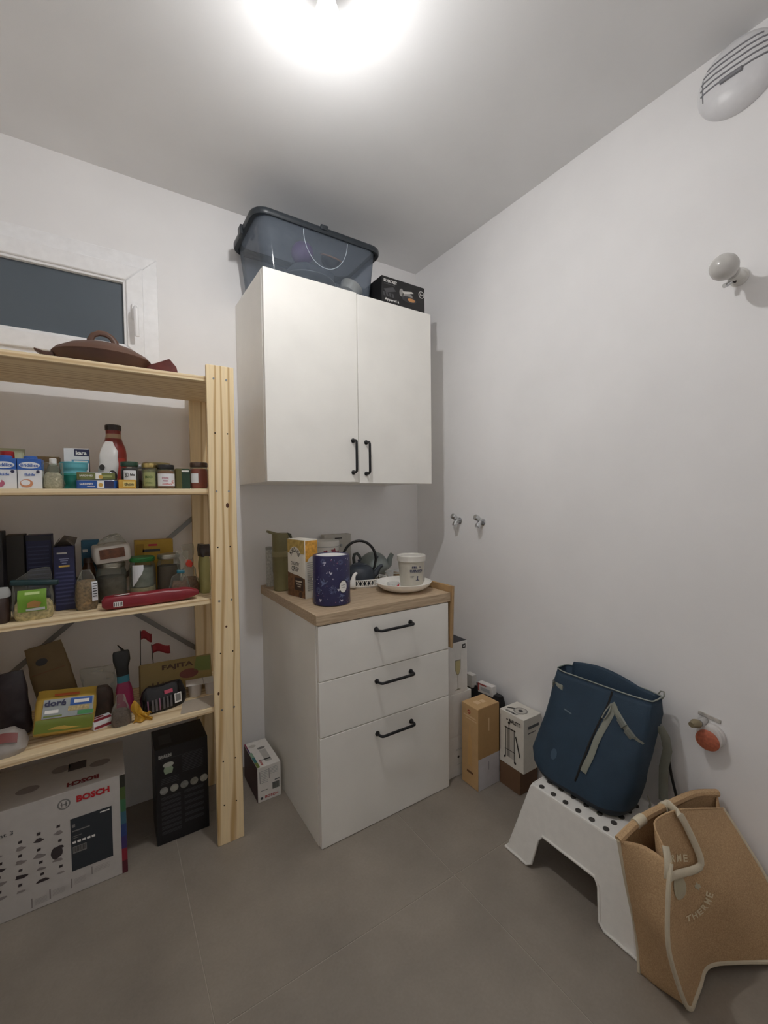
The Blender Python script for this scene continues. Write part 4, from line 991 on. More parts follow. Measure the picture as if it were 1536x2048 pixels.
# ================================================================== fixtures on the right wall
RY = Matrix.Rotation(-PI/2, 4, 'Y')      # local z -> -x (out of the wall)
T = thing('air_vent', 'round white plastic air vent high on the right wall', 'vent', (0, -1.500, 2.412))
def ow(prof, n=40): return MB().lathe(prof, n, rot=RY)
build(ow([(.098, 0), (.0985, .006), (.094, .018), (.086, .030), (.070, .040), (.045, .046), (.0005, .048)], 56), 'vent_cover', M('vent_plastic', '#dcdcde', .35), T, smooth=True)
m_slot = M('vent_slot', '#808085', .6)
def vent_x(y, z):
    r_ = math.hypot(y, z); pr_ = [(.098, 0), (.0985, .006), (.094, .018), (.086, .030), (.070, .040), (.045, .046), (.0, .048)]
    for (a, h1), (b, h2) in zip(pr_[1:], pr_[2:]):
        if b <= r_ <= a: return h2+(h1-h2)*(r_-b)/(a-b)
    return .03
for k in range(5):
    z = .050-.0155*k; h_ = math.sqrt(max(0, .083**2-z*z))
    y1 = h_-.003; y0 = -h_+.003
    pts = [(-vent_x(y, z)-.0002, y, z) for y in [y0+(y1-y0)*q/16 for q in range(17)]]
    build(MB().tube(pts, .0026, 6), 'slot', m_slot, T, smooth=True)
pts = [(-vent_x(y, z)-.0004, y, z) for y, z in [(.074, .030-.062*q/8) for q in range(9)]]
build(MB().tube(pts, .0016, 6), 'slot', m_slot, T, smooth=True)
build(MB().tube([(-vent_x(y, -.016)-.001, y, -.016) for y in [-.022+.05*q/6 for q in range(7)]], .0065, 8), 'damper_opening', m_slot, T, smooth=True)

T = thing('wall_lamp', 'unlit white bulb in a bare socket on the right wall', 'lamp', (0, -1.508, 1.857))
build(ow([(.024, 0), (.024, .010), (.019, .012), (.0175, .045), (.019, .046), (.019, .052), (.015, .053)], 32), 'lamp_socket', M('socket_white', '#d4d2cd', .3), T, smooth=True)
build(ow([(.0140, .052), (.0145, .058), (.018, .062), (.0185, .066), (.016, .067)], 32), 'bulb_collar', m_chrome, T, smooth=True)
build(ow([(.0155, .066), (.021, .074), (.028, .084), (.0325, .096), (.0335, .106), (.031, .118), (.024, .128), (.012, .134), (.0005, .1355)], 36), 'bulb_glass', M('unlit_bulb', '#c3c1bd', .22), T, smooth=True)
build(MB().tube([(-.026, .006, -.012), (-.030, .018, -.020), (-.038, .022, -.024)], .0062, 10), 'terminal_lug', m_chrome, T, smooth=True)
build(MB().lathe([(.004, .0), (.004, .003)], 12, rot=RY, c=(0, 0)), 'terminal_screw', m_dk, T, loc=(-.028, .0, -.017), rot=(0, -.9, 0))

def tap(y, z, label):
    T = thing('angle_valve', label, 'tap', (0, y, z), group='water valves on the right wall', rot=(0, .5, 0))
    build(ow([(.018, 0), (.0175, .003), (.011, .006)], 28), 'wall_rose', m_chrome, T, rot=(0, -.5, 0), smooth=True)
    build(ow([(.0085, .009), (.0100, .012), (.0100, .020), (.0112, .022), (.0112, .036)], 24), 'valve_body', m_chrome, T, smooth=True)
    build(ow([(.009, .034), (.0130, .037), (.0142, .041), (.0142, .056), (.011, .060)], 20), 'knob', m_chrome, T, smooth=True)
    build(MB().lathe([(.0105, -.040), (.0130, -.037), (.0130, -.022), (.0100, -.020), (.0100, 0)], 24), 'outlet', m_chrome, T, loc=(-.022, 0, 0), smooth=True)
tap(-.357, 1.118, 'chrome angle valve nearer the corner on the right wall')
tap(-.518, 1.118, 'chrome angle valve farther from the corner on the right wall')

T = thing('drain_outlet', 'capped drain pipe and plugged water stub low on the right wall', 'drain', (0, -1.462, .512))
build(ow([(.034, 0), (.036, .002), (.036, .012), (.0335, .014), (.0335, .028), (.030, .030)], 40), 'pipe_collar', M('collar_white', '#cfcbc8', .4), T, smooth=True)
build(MB().lathe([(.0005, .034), (.026, .033), (.0305, .030), (.0305, .020)][::-1], 40, rot=RY), 'orange_cap', M('orange_cap', '#bb6a50', .5, var=.25, vscale=120), T, rot=(0, -.12, .1), loc=(-.004, .004, -.006), smooth=True)
build(MB().tube([(-.001, .020, .036), (-.020, .020, .036), (-.034, .021, .036)], [.011, .011, .010], 16), 'water_stub', M('stub_grey', '#b3b1af', .4), T, smooth=True)
build(MB().tube([(-.034, .021, .036), (-.038, .021, .036)], .0085, 16), 'stub_washer', M('stub_blue', '#4a4e5c', .4), T, smooth=True)
build(MB().tube([(-.038, .021, .037), (-.046, .022, .038), (-.056, .026, .040), (-.066, .028, .040), (-.072, .029, .039)], [.009, .0125, .0125, .009, .0085], 10), 'brown_plug', M('olive_brown_plug', '#85795f', .6), T, smooth=True)
build(MB().box(-.004, 0, -.016, .044, .044, .056), 'torn_plaster', M('plaster_grey', '#b5b0aa', .9, var=.3, vscale=90), T, rot=(.12, 0, 0), bevel=.002)
# ================================================================== top of the shelving unit
ZT = SZ[3]+.0005
m_clay = M('dark_clay', '#4f342a', .45, var=.25, vscale=14)
T = thing('clay_roaster', 'dark brown oval clay roasting dish with a looped lid on the top shelf', 'dish', (-1.520, -.285, ZT))
def ell(a, b, z, n=48): return [(a*math.cos(2*PI*k/n), b*math.sin(2*PI*k/n), z) for k in range(n)]
build(MB().loft([ell(.085, .065, 0), ell(.105, .080, .004), ell(.128, .096, .020), ell(.138, .102, .036), ell(.140, .104, .040), ell(.136, .100, .041), ell(.120, .09, .03)]), 'dish_body', m_clay, T, smooth=True)
build(MB().loft([ell(.137, .101, .0405), ell(.139, .103, .044), ell(.128, .096, .056), ell(.095, .075, .074), ell(.055, .045, .086), ell(.010, .010, .091)]), 'dish_lid', M('dark_clay_lid', '#5e4234', .5, var=.2, vscale=14), T, smooth=True)
build(MB().tube([(-.034, 0, .080), (-.034, 0, .098), (-.026, 0, .114), (-.010, 0, .123), (.008, 0, .123), (.024, 0, .115), (.034, 0, .100), (.036, 0, .080)], [.010, .009, .008, .0085, .0085, .008, .009, .010], 10, flat=1.3), 'lid_loop', M('dark_clay_lid', '#5e4234', .5), T, smooth=True)
build(MB().loft([[(-.128, -.030, .014), (-.128, .030, .014), (-.128, .030, .034), (-.128, -.030, .034)], [(-.155, -.022, .024), (-.155, .022, .024), (-.155, .022, .036), (-.155, -.022, .036)], [(-.180, -.010, .040), (-.180, .010, .040), (-.180, .010, .046), (-.180, -.010, .046)]]), 'spout_lug', m_clay, T, bevel=.003)
m_glz = M('red_brown_glaze', '#5c2c28', .22, var=.3, vscale=30)
build(MB().loft([[(.118, -.030, .006), (.118, .030, .006), (.118, .030, .030), (.118, -.030, .030)], [(.150, -.045, .0), (.150, .045, .0), (.150, .045, .044), (.150, -.045, .040)], [(.192, -.055, .0), (.192, .055, .0), (.192, .050, .066), (.192, -.050, .060)], [(.222, -.050, .0), (.222, .050, .0), (.214, .045, .040), (.214, -.045, .036)]]), 'tail_lug', m_glz, T, bevel=.003)

# ================================================================== second shelf (jars, tins, cartons)
Z2 = SZ[2]+.0005
m_bl = M('dairy_blue', '#2f5fae', .4); m_wt = M('dairy_white', '#dfe2e6', .45)
def cream(x, label):
    T = carton('cream_carton', label, 'carton', .0555, .055, .088, (x, -.3435, Z2), m_wt, group='blue and white cream cartons')
    pr(T, 'F', [R(-.0277, .0277, .056, .0878)], m_bl, 'blue_panel')
    pr(T, 'F', [circ(0, .069, .024, 24, .0095)], m_wt, 'oval_logo', 1.5); txt(T, 'F', 'Bridélice', 0, .069, .040, .010, m_bl, lift=2.2)
    pr(T, 'F', [circ(.019, .050, .0045, 14)], m_nv, 'seal', 1.5); txt(T, 'F', 'fluide', 0, .042, .024, .008, m_bl)
    pr(T, 'L', [R(-.0275, .0275, .056, .0878)], m_bl, 'blue_panel'); pr(T, 'R', [R(-.0275, .0275, .056, .0878)], m_bl, 'blue_panel')
    build(MB().lathe([(.016, .088), (.0165, .090), (.0165, .095), (.013, .0975)], 24), 'screw_cap', m_bl, T, smooth=True)
    return T
T = cream(-1.7695, 'blue and white cream carton with a pink picture at the jar shelf left end')
pr(T, 'F', [circ(-.012, .016, .013, 18, .011)], M('onion_pink', '#b0607a', .5), 'food_picture', 1.4); pr(T, 'F', [circ(-.016, .024, .010, 18, .008)], m_wt, 'food_picture', 1.8)
T = cream(-1.7120, 'blue and white cream carton with an orange picture beside the clear bag')
pr(T, 'F', [circ(-.008, .016, .015, 20, .012)], M('salmon_orange', '#c98c68', .5), 'food_picture', 1.4); pr(T, 'F', [circ(-.010, .018, .0105, 18, .008)], m_wt, 'food_picture', 1.8)
T = thing('red_cap_bottle', 'pale bottle with a red cap behind the left cream carton', 'bottle', (-1.776, -.262, Z2))
build(MB().lathe([(.018, 0), (.020, .003), (.020, .080), (.015, .094), (.014, .098)], 28), 'bottle_body', M('pale_bottle', '#b9b8a4', .35), T, smooth=True)
build(MB().lathe([(.0165, .096), (.017, .098), (.017, .115), (.015, .117)], 24), 'cap', M('cap_red', '#a02028', .35), T, smooth=True)
T = thing('pale_green_pack', 'pale green soft food pack at the back behind the cream cartons', 'pack', (-1.785, -.185, Z2))
build(pouch(.085, .06, .133, [(0, .9, .9), (.1, 1, 1), (.75, 1, .8), (.93, .98, .3), (1, .98, .12)], seed=2), 'pack_body', M('pale_green_foil', '#a9ae92', .4), T, smooth=True)
carton('brown_packet', 'flat brown box at the back between cream cartons and the Kara carton'.replace(' Kara', ' coconut'), 'box', .088, .05, .110, (-1.697, -.175, Z2), M('brown_packet', '#6b5636', .5))
T = thing('white_cap_tube', 'small clear bottle with a white cap in front of the brown box', 'bottle', (-1.668, -.232, Z2))
build(MB().lathe([(.014, 0), (.016, .002), (.016, .070), (.010, .082)], 24), 'bottle_body', M_clear('pale_green_glass', '#d5dccb', '#aab09a', .3, .1), T, smooth=True)
build(MB().lathe([(.0095, .080), (.010, .082), (.010, .100), (.008, .102)], 20), 'cap', m_white, T, smooth=True)
m_bagc = M_clear('crinkled_clear_bag', '#f7f8f5', '#d6d7d0', .05, .10, .30)
T = thing('clear_food_bag', 'crinkled clear bag of pale grains beside the right cream carton', 'bag', (-1.660, -.345, Z2))
build(pouch(.050, .045, .050, [(0, .85, .85), (.2, 1, 1), (.8, .9, .9), (1, .6, .6)], seed=5), 'grains', M('pale_grains', '#b9b49c', .7, var=.3, vscale=200), T, smooth=True)
build(pouch(.055, .050, .078, [(0, .9, .9), (.2, 1, 1), (.7, .95, .8), (1, .9, .3)], seed=6, cr=.005, fs=50), 'bag_film', m_bagc, T, smooth=True)
def tin(name, label, x, y, z, r, h, mat, group=None):
    T = thing(name, label, 'tin', (x, y, z), group=group)
    build(MB().lathe([(r*.95, 0), (r*.97, .002), (r*.90, .006), (r*.90, h*.30), (r*.98, h*.42), (r, h*.55), (r, h*.86), (r*1.02, h*.88), (r*1.02, h*.95), (r*.97, h)], 40), 'tin_body', mat, T, smooth=True)
    return T
T = tin('turquoise_tub', 'teal green tub under the light turquoise one', -1.612, -.282, Z2, .037, .0495, M('teal_plastic', '#2c8d84', .35))
band(T, .0335, .008, .018, .25, .75, M('label_pale', '#b7cfc4', .5))
T = tin('turquoise_tub', 'light turquoise tub stacked on the teal green tub', -1.610, -.282, Z2+.0500, .037, .0375, M('turquoise_plastic', '#62adb9', .35))
T = carton('coconut_milk_carton', 'white carton with a navy corner logo behind the turquoise tubs', 'carton', .070, .048, .139, (-1.605, -.196, Z2), [m_wt, m_wt, m_wt, m_nv, m_wt, m_wt])
pr(T, 'F', [R(-.006, .0345, .114, .136)], m_nv, 'navy_panel'); txt(T, 'F', 'kara', .013, .1245, .030, .014, m_wp, bold=.04)
pr(T, 'F', [R(-.014, .0345, .090, .101)], M('sky_panel', '#5f95b5', .5), 'blue_panel'); pr(T, 'F', [R(-.008, .030, .0935, .0975)], m_wp, 'small_print', 1.6)
pr(T, 'F', [[(.004, .055), (.012, .075), (.016, .055)]], M('leaf_yellow', '#aab04a', .5), 'leaf_print')
T = thing('coconut_bag', 'white and black foil pouch leaning on the red sauce bottle', 'pouch', (-1.520, -.268, Z2), rot=(-.06, .05, 0))
build(pouch(.056, .034, .163, [(0, .95, .8), (.1, 1, 1), (.55, 1, .9), (.8, .9, .5), (.93, .62, .25), (1, .42, .12)], seed=9, cr=.004, fs=34), 'pouch_body', M('white_foil', '#d2d1cf', .3, bump=.3, bscale=60), T, smooth=True)
DIM[T.name] = (.056, .040, .163)
pr(T, 'F', [circ(.012, .040, .014, 20, .022)], m_dk, 'black_print', 3); pr(T, 'F', [circ(-.018, .070, .008, 14, .010)], m_dk, 'black_print', 3)
T = thing('sauce_bottle', 'tall bottle of red tomato sauce with a dark cap behind the white pouch', 'bottle', (-1.498, -.195, Z2))
m_tom = M('tomato_red', '#7e2218', .3)
build(MB().lathe([(.034, 0), (.038, .004), (.039, .02), (.039, .125), (.036, .148), (.027, .172), (.023, .190), (.023, .212)], 40), 'bottle_body', m_tom, T, smooth=True)
build(MB().lathe([(.0245, .209), (.025, .211), (.025, .226), (.023, .228)], 32), 'cap', M('dark_brown_cap', '#2c2422', .35), T, smooth=True)
band(T, .0392, .03, .11, -.9, 1.0, M('red_label', '#a8382c', .5)); band(T, .0255, .180, .196, -1.2, 1.2, M('neck_tan', '#a98a6c', .5), 'neck_label', r1=.0236)
def oblong(name, label, cat, x, y, z, w, d, h, mat, rim):
    T = thing(name, label, cat, (x, y, z), dims=(w, d, h))
    build(MB().loft([rr(w/2-.002, d/2-.002, 0, .012), rr(w/2, d/2, .002, .014), rr(w/2, d/2, h-.002, .014), rr(w/2-.002, d/2-.002, h, .012)]), 'tin_body', mat, T, smooth=True)
    build(MB().tube(rr(w/2-.001, d/2-.001, h-.001, .014), .0014, 6, closed=True), 'tin_rim', rim, T, smooth=True)
    return T
m_sb = M('sardine_blue', '#2456a3', .35); m_sg = M('sardine_olive', '#6e7440', .4)
T = oblong('fish_tin', 'blue flat fish tin at the front of the jar shelf', 'tin', -1.548, -.354, Z2, .108, .060, .0272, m_sb, m_steel)
txt(T, 'F', 'SARDINES', -.028, .015, .034, .0065, m_wp); pr(T, 'F', [R(-.026, -.006, .006, .008)], m_wp, 'small_print', 1.8); pr(T, 'F', [R(.000, .018, .002, .025)], m_wp, 'panel'); pr(T, 'F', [circ(.009, .012, .006)], M('fish_gold', '#c39c4a', .5), 'picture', 1.6); pr(T, 'F', [R(.020, .044, .003, .024)], m_nv, 'panel')
T = oblong('fish_tin', 'olive green flat fish tin on top of the blue one', 'tin', -1.550, -.354, Z2+.0279, .101, .058, .0235, m_sg, m_steel)
txt(T, 'F', 'SARDINES', -.026, .013, .034, .0055, m_wp); pr(T, 'F', [R(-.002, .014, .002, .021)], m_wp, 'panel'); pr(T, 'F', [circ(.012, .009, .006)], M('fish_gold', '#c39c4a', .5), 'picture', 1.6); pr(T, 'F', [R(.018, .042, .008, .014)], M('olive_pale', '#9aa066', .5), 'small_print')
T = carton('yellow_tin_box', 'small yellow tin box in front of the green lidded jar', 'tin', .049, .040, .0285, (-1.467, -.372, Z2), M('mustard_yellow', '#c69a3c', .4))
pr(T, 'F', [R(-.012, .020, .006, .023)], M('pale_yellow', '#e2c878', .5), 'label'); txt(T, 'F', 'thon', .004, .0145, .026, .010, m_dk)
T = jar('bio_jar', 'dark jar with green lid and a white bio label behind the yellow tin', 'jar', -1.457, -.316, Z2, .026, .0915, .014, M('dark_jam', '#2c1a1c', .3), M('green_lid', '#254434', .35), lidr=.0265)
band(T, .026, .028, .062, -.75, .75, m_wt); ctxt(T, 'bio', .28, .048, .014, .009, .026, m_dk, bold=.05); ctxt(T, 'BIO', -.35, .047, .010, .014, .026, m_gr)
jar('dark_red_jar', 'slim dark red jar squeezed between the green lidded and gold lidded jars', 'jar', -1.428, -.262, Z2, .021, .0855, .012, M('beet_red', '#4a1820', .3), m_steel)
T = jar('olive_jar', 'small jar with gold lid and a green label in the row of jars', 'jar', -1.400, -.335, Z2, .0235, .086, .013, M('olive_contents', '#8f8a60', .5, var=.4, vscale=120), M('gold_lid', '#b9a46a', .3, .8))
band(T, .0235, .010, .056, -.9, .7, M('green_label', '#9aa06c', .5)); ctxt(T, 'BIO', -.15, .040, .022, .008, .0235, M('label_green', '#4d6a35', .5)); ctxt(T, 'pesto', -.15, .020, .020, .006, .0235, M('label_green', '#4d6a35', .5))
T = thing('food_can', 'wide food can with a pale metal lid behind the front jars', 'can', (-1.366, -.205, Z2))
build(MB().lathe([(.044, 0), (.0455, .002), (.0445, .005), (.0445, .092), (.0455, .095), (.0455, .098), (.042, .098), (.041, .095)], 44), 'can_body', M('can_tan', '#a39468', .35, .5), T, smooth=True)
T = jar('jam_jar', 'jar with black lid and white label lettered in pink in the row of jars', 'jar', -1.3515, -.345, Z2, .0285, .0825, .014, M('amber_jam', '#8a5a34', .3), M('black_lid', '#1c1b1c', .35))
band(T, .0285, .010, .052, -1.1, 1.1, m_wt); ctxt(T, 'POIVRE', .0-.15, .036, .020, .007, .0285, M('label_pink', '#b0506c', .5)); ctxt(T, 'rose', -.15, .027, .014, .005, .0285, M('label_pink', '#b0506c', .5)); ctxt(T, 'confiture', .05, .017, .030, .0055, .0285, mrd); cpoly(T, [circ(0, 0, .006)], .75, .024, .0285, M('fruit_pink', '#c98a80', .5), 'picture')
T = carton('square_tin', 'dark green square tin between the white labelled jar and the red jar', 'tin', .045, .055, .0715, (-1.2965, -.315, Z2), [M('bottle_green', '#1f3b2a', .25), M('olive_gold', '#5d5a2c', .35), M('olive_gold', '#5d5a2c', .35), M('bottle_green', '#1f3b2a', .25), m_dk, m_dk])
pr(T, 'F', [R(-.005, .019, .060, .066)], m_wp, 'white_strip'); pr(T, 'F', [R(-.0222, -.004, .001, .071)], M('olive_gold', '#5d5a2c', .35), 'side_panel')  # short white strip near the top of the front, olive left part
T = jar('red_sauce_jar', 'jar of orange red sauce with a brown lid next to the front post', 'jar', -1.2420, -.330, Z2, .0305, .095, .015, M('red_sauce', '#a2412c', .45), M('brown_lid', '#4a382c', .45), lidr=.0295)
band(T, .0305, .022, .055, -1.15, -.25, m_wt)

# ================================================================== third shelf (packets and preserving jars)
Z3 = SZ[1]+.0005
m_nvb = M('pasta_navy', '#23264a', .5); m_nvl = M('pasta_navy_print', '#3d4168', .5)
carton('dark_box', 'almost black tall box at the far left of the packet shelf', 'box', .050, .06, .262, (-1.815, -.275, Z3), M('near_black_card', '#1a1719', .5))
carton('dark_grey_box', 'dark grey tall box behind the green grain bag', 'box', .046, .07, .244, (-1.776, -.170, Z3), M('dark_grey_card', '#3a3733', .6))
T = carton('pasta_box', 'tall navy box at the back left of the packet shelf', 'box', .066, .07, .240, (-1.716, -.165, Z3), m_nvb)
pr(T, 'F', [R(-.028, .026, .200-.013*i, .204-.013*i) for i in range(12)], m_nvl, 'small_print'); pr(T, 'F', [[(-.033, .222), (.033, .222), (.033, .238), (-.033, .238)]], M('dark_band', '#2a2a34', .5), 'top_band')
T = carton('pasta_box', 'tall navy box with opened flaps and a yellow stripe', 'box', .054, .060, .205, (-1.6450, -.2560, Z3), m_nvb)
pr(T, 'F', [R(-.024, .024, .118-.0125*i, .1235-.0125*i) for i in range(9)], m_nvl, 'small_print'); pr(T, 'F', [R(-.014, .014, .139, .1445)], M('yellow_stripe', '#c2a04a', .5), 'stripe')
pr(T, 'F', [R(-.013, .013, .164, .1665), R(-.010, .010, .158, .1602), R(-.006, .006, .150, .153)], M('silver_print', '#7f86a4', .5), 'small_print'); pr(T, 'F', [R(-.018, .008, .181, .186)], M('pale_card_edge', '#b7b6b4', .6), 'torn_edge')
m_crd = M('grey_board', '#5b554f', .7)
mb = MB(); mb.add([(-.027, -.030, .205), (-.027, .030, .205), (-.012, .030, .228), (-.012, -.030, .228)], [(0, 1, 2, 3)]); build(mb, 'flap', m_crd, T, solid=.001)
mb = MB(); mb.add([(.027, -.030, .205), (.027, .030, .205), (.006, .032, .226), (.006, -.028, .226)], [(0, 1, 2, 3)]); build(mb, 'flap', m_crd, T, solid=.001)
mb = MB(); mb.add([(-.027, .030, .205), (.027, .030, .205), (.033, .048, .226), (-.002, .050, .236)], [(0, 1, 2, 3)]); build(mb, 'flap', m_crd, T, solid=.001)
T = carton('teal_box', 'teal blue box at the back between navy box and preserving jar', 'box', .052, .04, .212, (-1.578, -.148, Z3), M('teal_card', '#2a617e', .5))
pr(T, 'F', [R(-.022, -.008, .170, .180)], m_wp, 'label')
T = thing('brown_bottle', 'small brown bottle in front of the teal box', 'bottle', (-1.583, -.205, Z3))
build(MB().lathe([(.018, 0), (.020, .003), (.020, .115), (.014, .132), (.013, .140)], 24), 'bottle_body', M('brown_glass', '#4a3220', .2), T, smooth=True); build(MB().lathe([(.0145, .138), (.0145, .152), (.013, .154)], 20), 'cap', M('brown_lid', '#4a382c', .45), T, smooth=True)
# green grain bag closed with a clip
T = thing('grain_bag', 'bright green bag of grains closed by a dark green clip', 'bag', (-1.7180, -.3480, Z3), dims=(.094, .060, .1))
build(pouch(.094, .058, .055, [(0, .9, .9), (.25, 1, 1), (.8, .95, .95), (1, .8, .6)], seed=11, cr=.002), 'grains', M('oat_grains', '#d2c290', .8, var=.45, vscale=130), T, smooth=True)
gb = pouch(.097, .062, .150, [(0, .9, .92), (.12, 1, 1), (.45, .98, .92), (.68, .95, .35), (.74, .95, .18), (.80, .85, .25, .05), (1, .45, .06, .22)], seed=12, cr=.004, fs=34)
build(gb, 'bag_film', m_bagc, T, smooth=True)
def bulge(w, d, pts_, y0, mat, name, T):
    """print that follows a bulging bag front"""
    mb = MB(); (u0, u1, v0, v1) = pts_
    mb.grid(lambda a, b: Vector((u0+(u1-u0)*a, y0(u0+(u1-u0)*a, v0+(v1-v0)*b), v0+(v1-v0)*b)), 10, 6); return build(mb, name, mat, T, smooth=True)
yf = lambda u, v: -.034-(.0 if v < .07 else -(v-.07)*.55)+abs(u/.05)**4*.012
bulge(0, 0, (-.033, .034, .028, .090), yf, M('vivid_green', '#6f9a2c', .35, var=.15, vscale=25), 'green_label', T)
mb = MB(); mb.add([Vector((u, yf(u, v)-.0012, v)) for u, v in ((-.012, .040), (.016, .038), (.022, .052), (.006, .060), (-.010, .054))], [(0, 1, 2, 3, 4)]); build(mb, 'food_picture', M('carrot_tone', '#a77a42', .5), T)
mb = MB(); mb.add([Vector((u, yf(u, v)-.0013, v)) for u, v in ((-.014, .030), (.030, .030), (.030, .038), (-.014, .036))], [(0, 1, 2, 3)]); build(mb, 'small_print', M('silver_foil_print', '#b9bdb9', .3), T)
mb = MB(); mb.add([Vector((u, yf(u, v)-.0012, v)) for u, v in ((-.016, .077), (.018, .077), (.018, .084), (-.016, .084))], [(0, 1, 2, 3)]); build(mb, 'white_print', M('white_green_print', '#b9d08a', .5), T)
build(MB().box(-.062, .052, -.012, .006, .098, .114), 'bag_clip', M('dark_green_clip', '#16363a', .4), T, rot=(0, .10, 0), loc=(0, -.004, .002), bevel=.004)
T = thing('coffee_bag', 'dark brown bag with a pale folded top at the left end of the packet shelf', 'bag', (-1.800, -.352, Z3))
build(pouch(.056, .05, .088, [(0, .9, .9), (.15, 1, 1), (.7, 1, .9), (1, .95, .5)], seed=13), 'bag_body', M('coffee_brown', '#3a2a24', .4), T, smooth=True)
build(pouch(.062, .030, .026, [(0, 1, 1), (.5, .98, .8), (1, .9, .3)], seed=14), 'folded_top', M('pale_foil', '#a8aaa8', .35), T, loc=(0, -.004, .078), rot=(.3, 0, 0), smooth=True)
T = thing('lentil_bag', 'squat clear bag of brown lentils with a white label', 'bag', (-1.5880, -.3080, Z3), rz=.12)
build(pouch(.060, .050, .092, [(0, .88, .88), (.15, 1, 1), (.75, .98, .95), (1, .8, .7)], seed=15, cr=.0022), 'lentils', M('lentil_brown', '#8c7350', .7, var=.55, vscale=150), T, smooth=True)
build(pouch(.063, .054, .125, [(0, .9, .9), (.12, 1, 1), (.62, .98, .95), (.80, .72, .62), (1, .40, .30)], seed=16, cr=.0035, fs=38), 'bag_film', m_bagc, T, smooth=True)
mb = MB(); mb.grid(lambda a, b: Vector((.012+.016*a, -.029+.006*a+(.014*max(0, b-.6)), .028+.062*b)), 6, 8); build(mb, 'paper_label', m_wt, T, smooth=True)
mb = MB()
for k in range(6): mb.add([Vector((.014, -.0300+.0045, .042+.008*k+.0)) + Vector((0, -.0045, 0)), Vector((.026, -.0258, .042+.008*k)), Vector((.026, -.0258, .045+.008*k)), Vector((.014, -.0300, .045+.008*k))], [(0, 1, 2, 3)])
build(mb, 'small_print', m_dk, T)
# preserving jars
m_ml = M('tin_lid_steel', '#a9a79c', .3, .85)
def bigjar(name, label, x, y, r, h, content, lid, fill):
    T = jar(name, label, 'jar', x, y, Z3, r, h, .016, content, lid, fill=fill, lidr=r*.93, neck=.90)
    for k in range(3): build(MB().tube([(r*.94*math.cos(2*PI*q/40), r*.94*math.sin(2*PI*q/40), h-.014+.0045*k) for q in range(40)], .0012, 6, closed=True), 'lid_ridge', lid, T, smooth=True)
    return T
T = bigjar('preserving_jar', 'big preserving jar with metal lid carrying a white packet', -1.518, -.222, .0455, .136, M('dark_tea', '#6a5e50', .6, var=.3, vscale=60), m_ml, .72)
T = thing('biscuit_packet', 'white packet with a brown picture lying on the big preserving jar', 'packet', (-1.515, -.225, Z3+.1372), rot=(.10, -.08, .14))
build(pouch(.112, .085, .056, [(0, .95, .95), (.12, 1, 1), (.85, .96, .95), (1, .88, .82)], seed=18, cr=.006, fs=30, e=6.), 'packet_body', M('white_wrapper', '#cfcac2', .35, bump=.3, bscale=50), T, smooth=True)
mb = MB(); mb.grid(lambda a, b: Vector((-.040+.074*a, -.0475+.006*b*b, .016+.032*b)), 8, 6); build(mb, 'food_picture', M('biscuit_brown', '#6e432c', .5, var=.5, vscale=60), T, smooth=True)
build(pouch(.085, .050, .034, [(0, 1, 1), (.5, .8, .8), (1, .5, .4)], seed=19, cr=.012, fs=60), 'loose_film', m_bagc, T, loc=(.005, 0, .052), smooth=True)
T = bigjar('green_lid_jar', 'preserving jar with a bright green lid and a torn white label', -1.423, -.226, .0425, .148, M('pale_flour', '#b5a887', .8, var=.2, vscale=80), M('bright_green_lid', '#2f7a3c', .4), .30)
build(MB().lathe([(.036, .042), (.036, .110), (.030, .112)], 28), 'paper_packet', M('grey_paper', '#8d8f86', .7, var=.3, vscale=40), T, smooth=True)
mb = MB()
for a0, a1, z0 in ((-.85, -.60, .052), (-.60, -.35, .066), (-.35, -.10, .084), (-.10, .02, .100)):
    mb.add([cyl_pt(.0432, a0, z0-.008), cyl_pt(.0432, a1, z0+.006), cyl_pt(.0432, a1, .122), cyl_pt(.0432, a0, .122)], [(0, 1, 2, 3)])
build(mb, 'torn_label', m_wt, T)
T = bigjar('brown_jar', 'preserving jar of dark brown contents behind the clipped bags', -1.337, -.222, .0395, .150, M('cocoa_dark', '#55402c', .7), m_ml, .8)
T = carton('stock_box', 'yellow soup box at the back behind the preserving jars', 'box', .132, .045, .196, (-1.374, -.090, Z3), M('soup_yellow', '#bf9a34', .5))
pr(T, 'F', [R(-.062, -.035, .140, .182)], M('soup_yellow_dark', '#a88426', .5), 'panel'); pr(T, 'F', [R(-.020, .010, .172, .180)], mrd, 'logo'); pr(T, 'F', [R(-.04, .02, .150, .160)], m_gr, 'small_print')
# clear bags with clips
m_cg = M('mixed_nuts', '#7a5c44', .6, var=.5, vscale=120)
T = thing('clipped_bag', 'clear bag with a teal clip in front of the brown preserving jar', 'bag', (-1.316, -.302, Z3), rot=(0, .10, 0))
build(pouch(.062, .032, .055, [(0, .9, .9), (.3, 1, 1), (1, .7, .6)], seed=21), 'nuts', m_cg, T, smooth=True)
build(pouch(.070, .038, .165, [(0, .9, .9), (.2, 1, 1), (.42, .7, .6), (.52, .22, .3), (.58, .22, .3), (.75, .55, .5), (1, .62, .12)], seed=22, cr=.005, fs=40), 'bag_film', m_bagc, T, smooth=True)
build(MB().box(-.014, .012, -.012, .006, .083, .094), 'bag_clip', M('teal_clip', '#1f6a7e', .35), T, bevel=.003)
T = thing('clipped_bag', 'clear bag with a bright red clip near the front post', 'bag', (-1.268, -.250, Z3), rot=(0, -.04, 0))
build(pouch(.060, .040, .060, [(0, .9, .9), (.3, 1, 1), (1, .7, .6)], seed=23), 'nuts', m_cg, T, smooth=True)
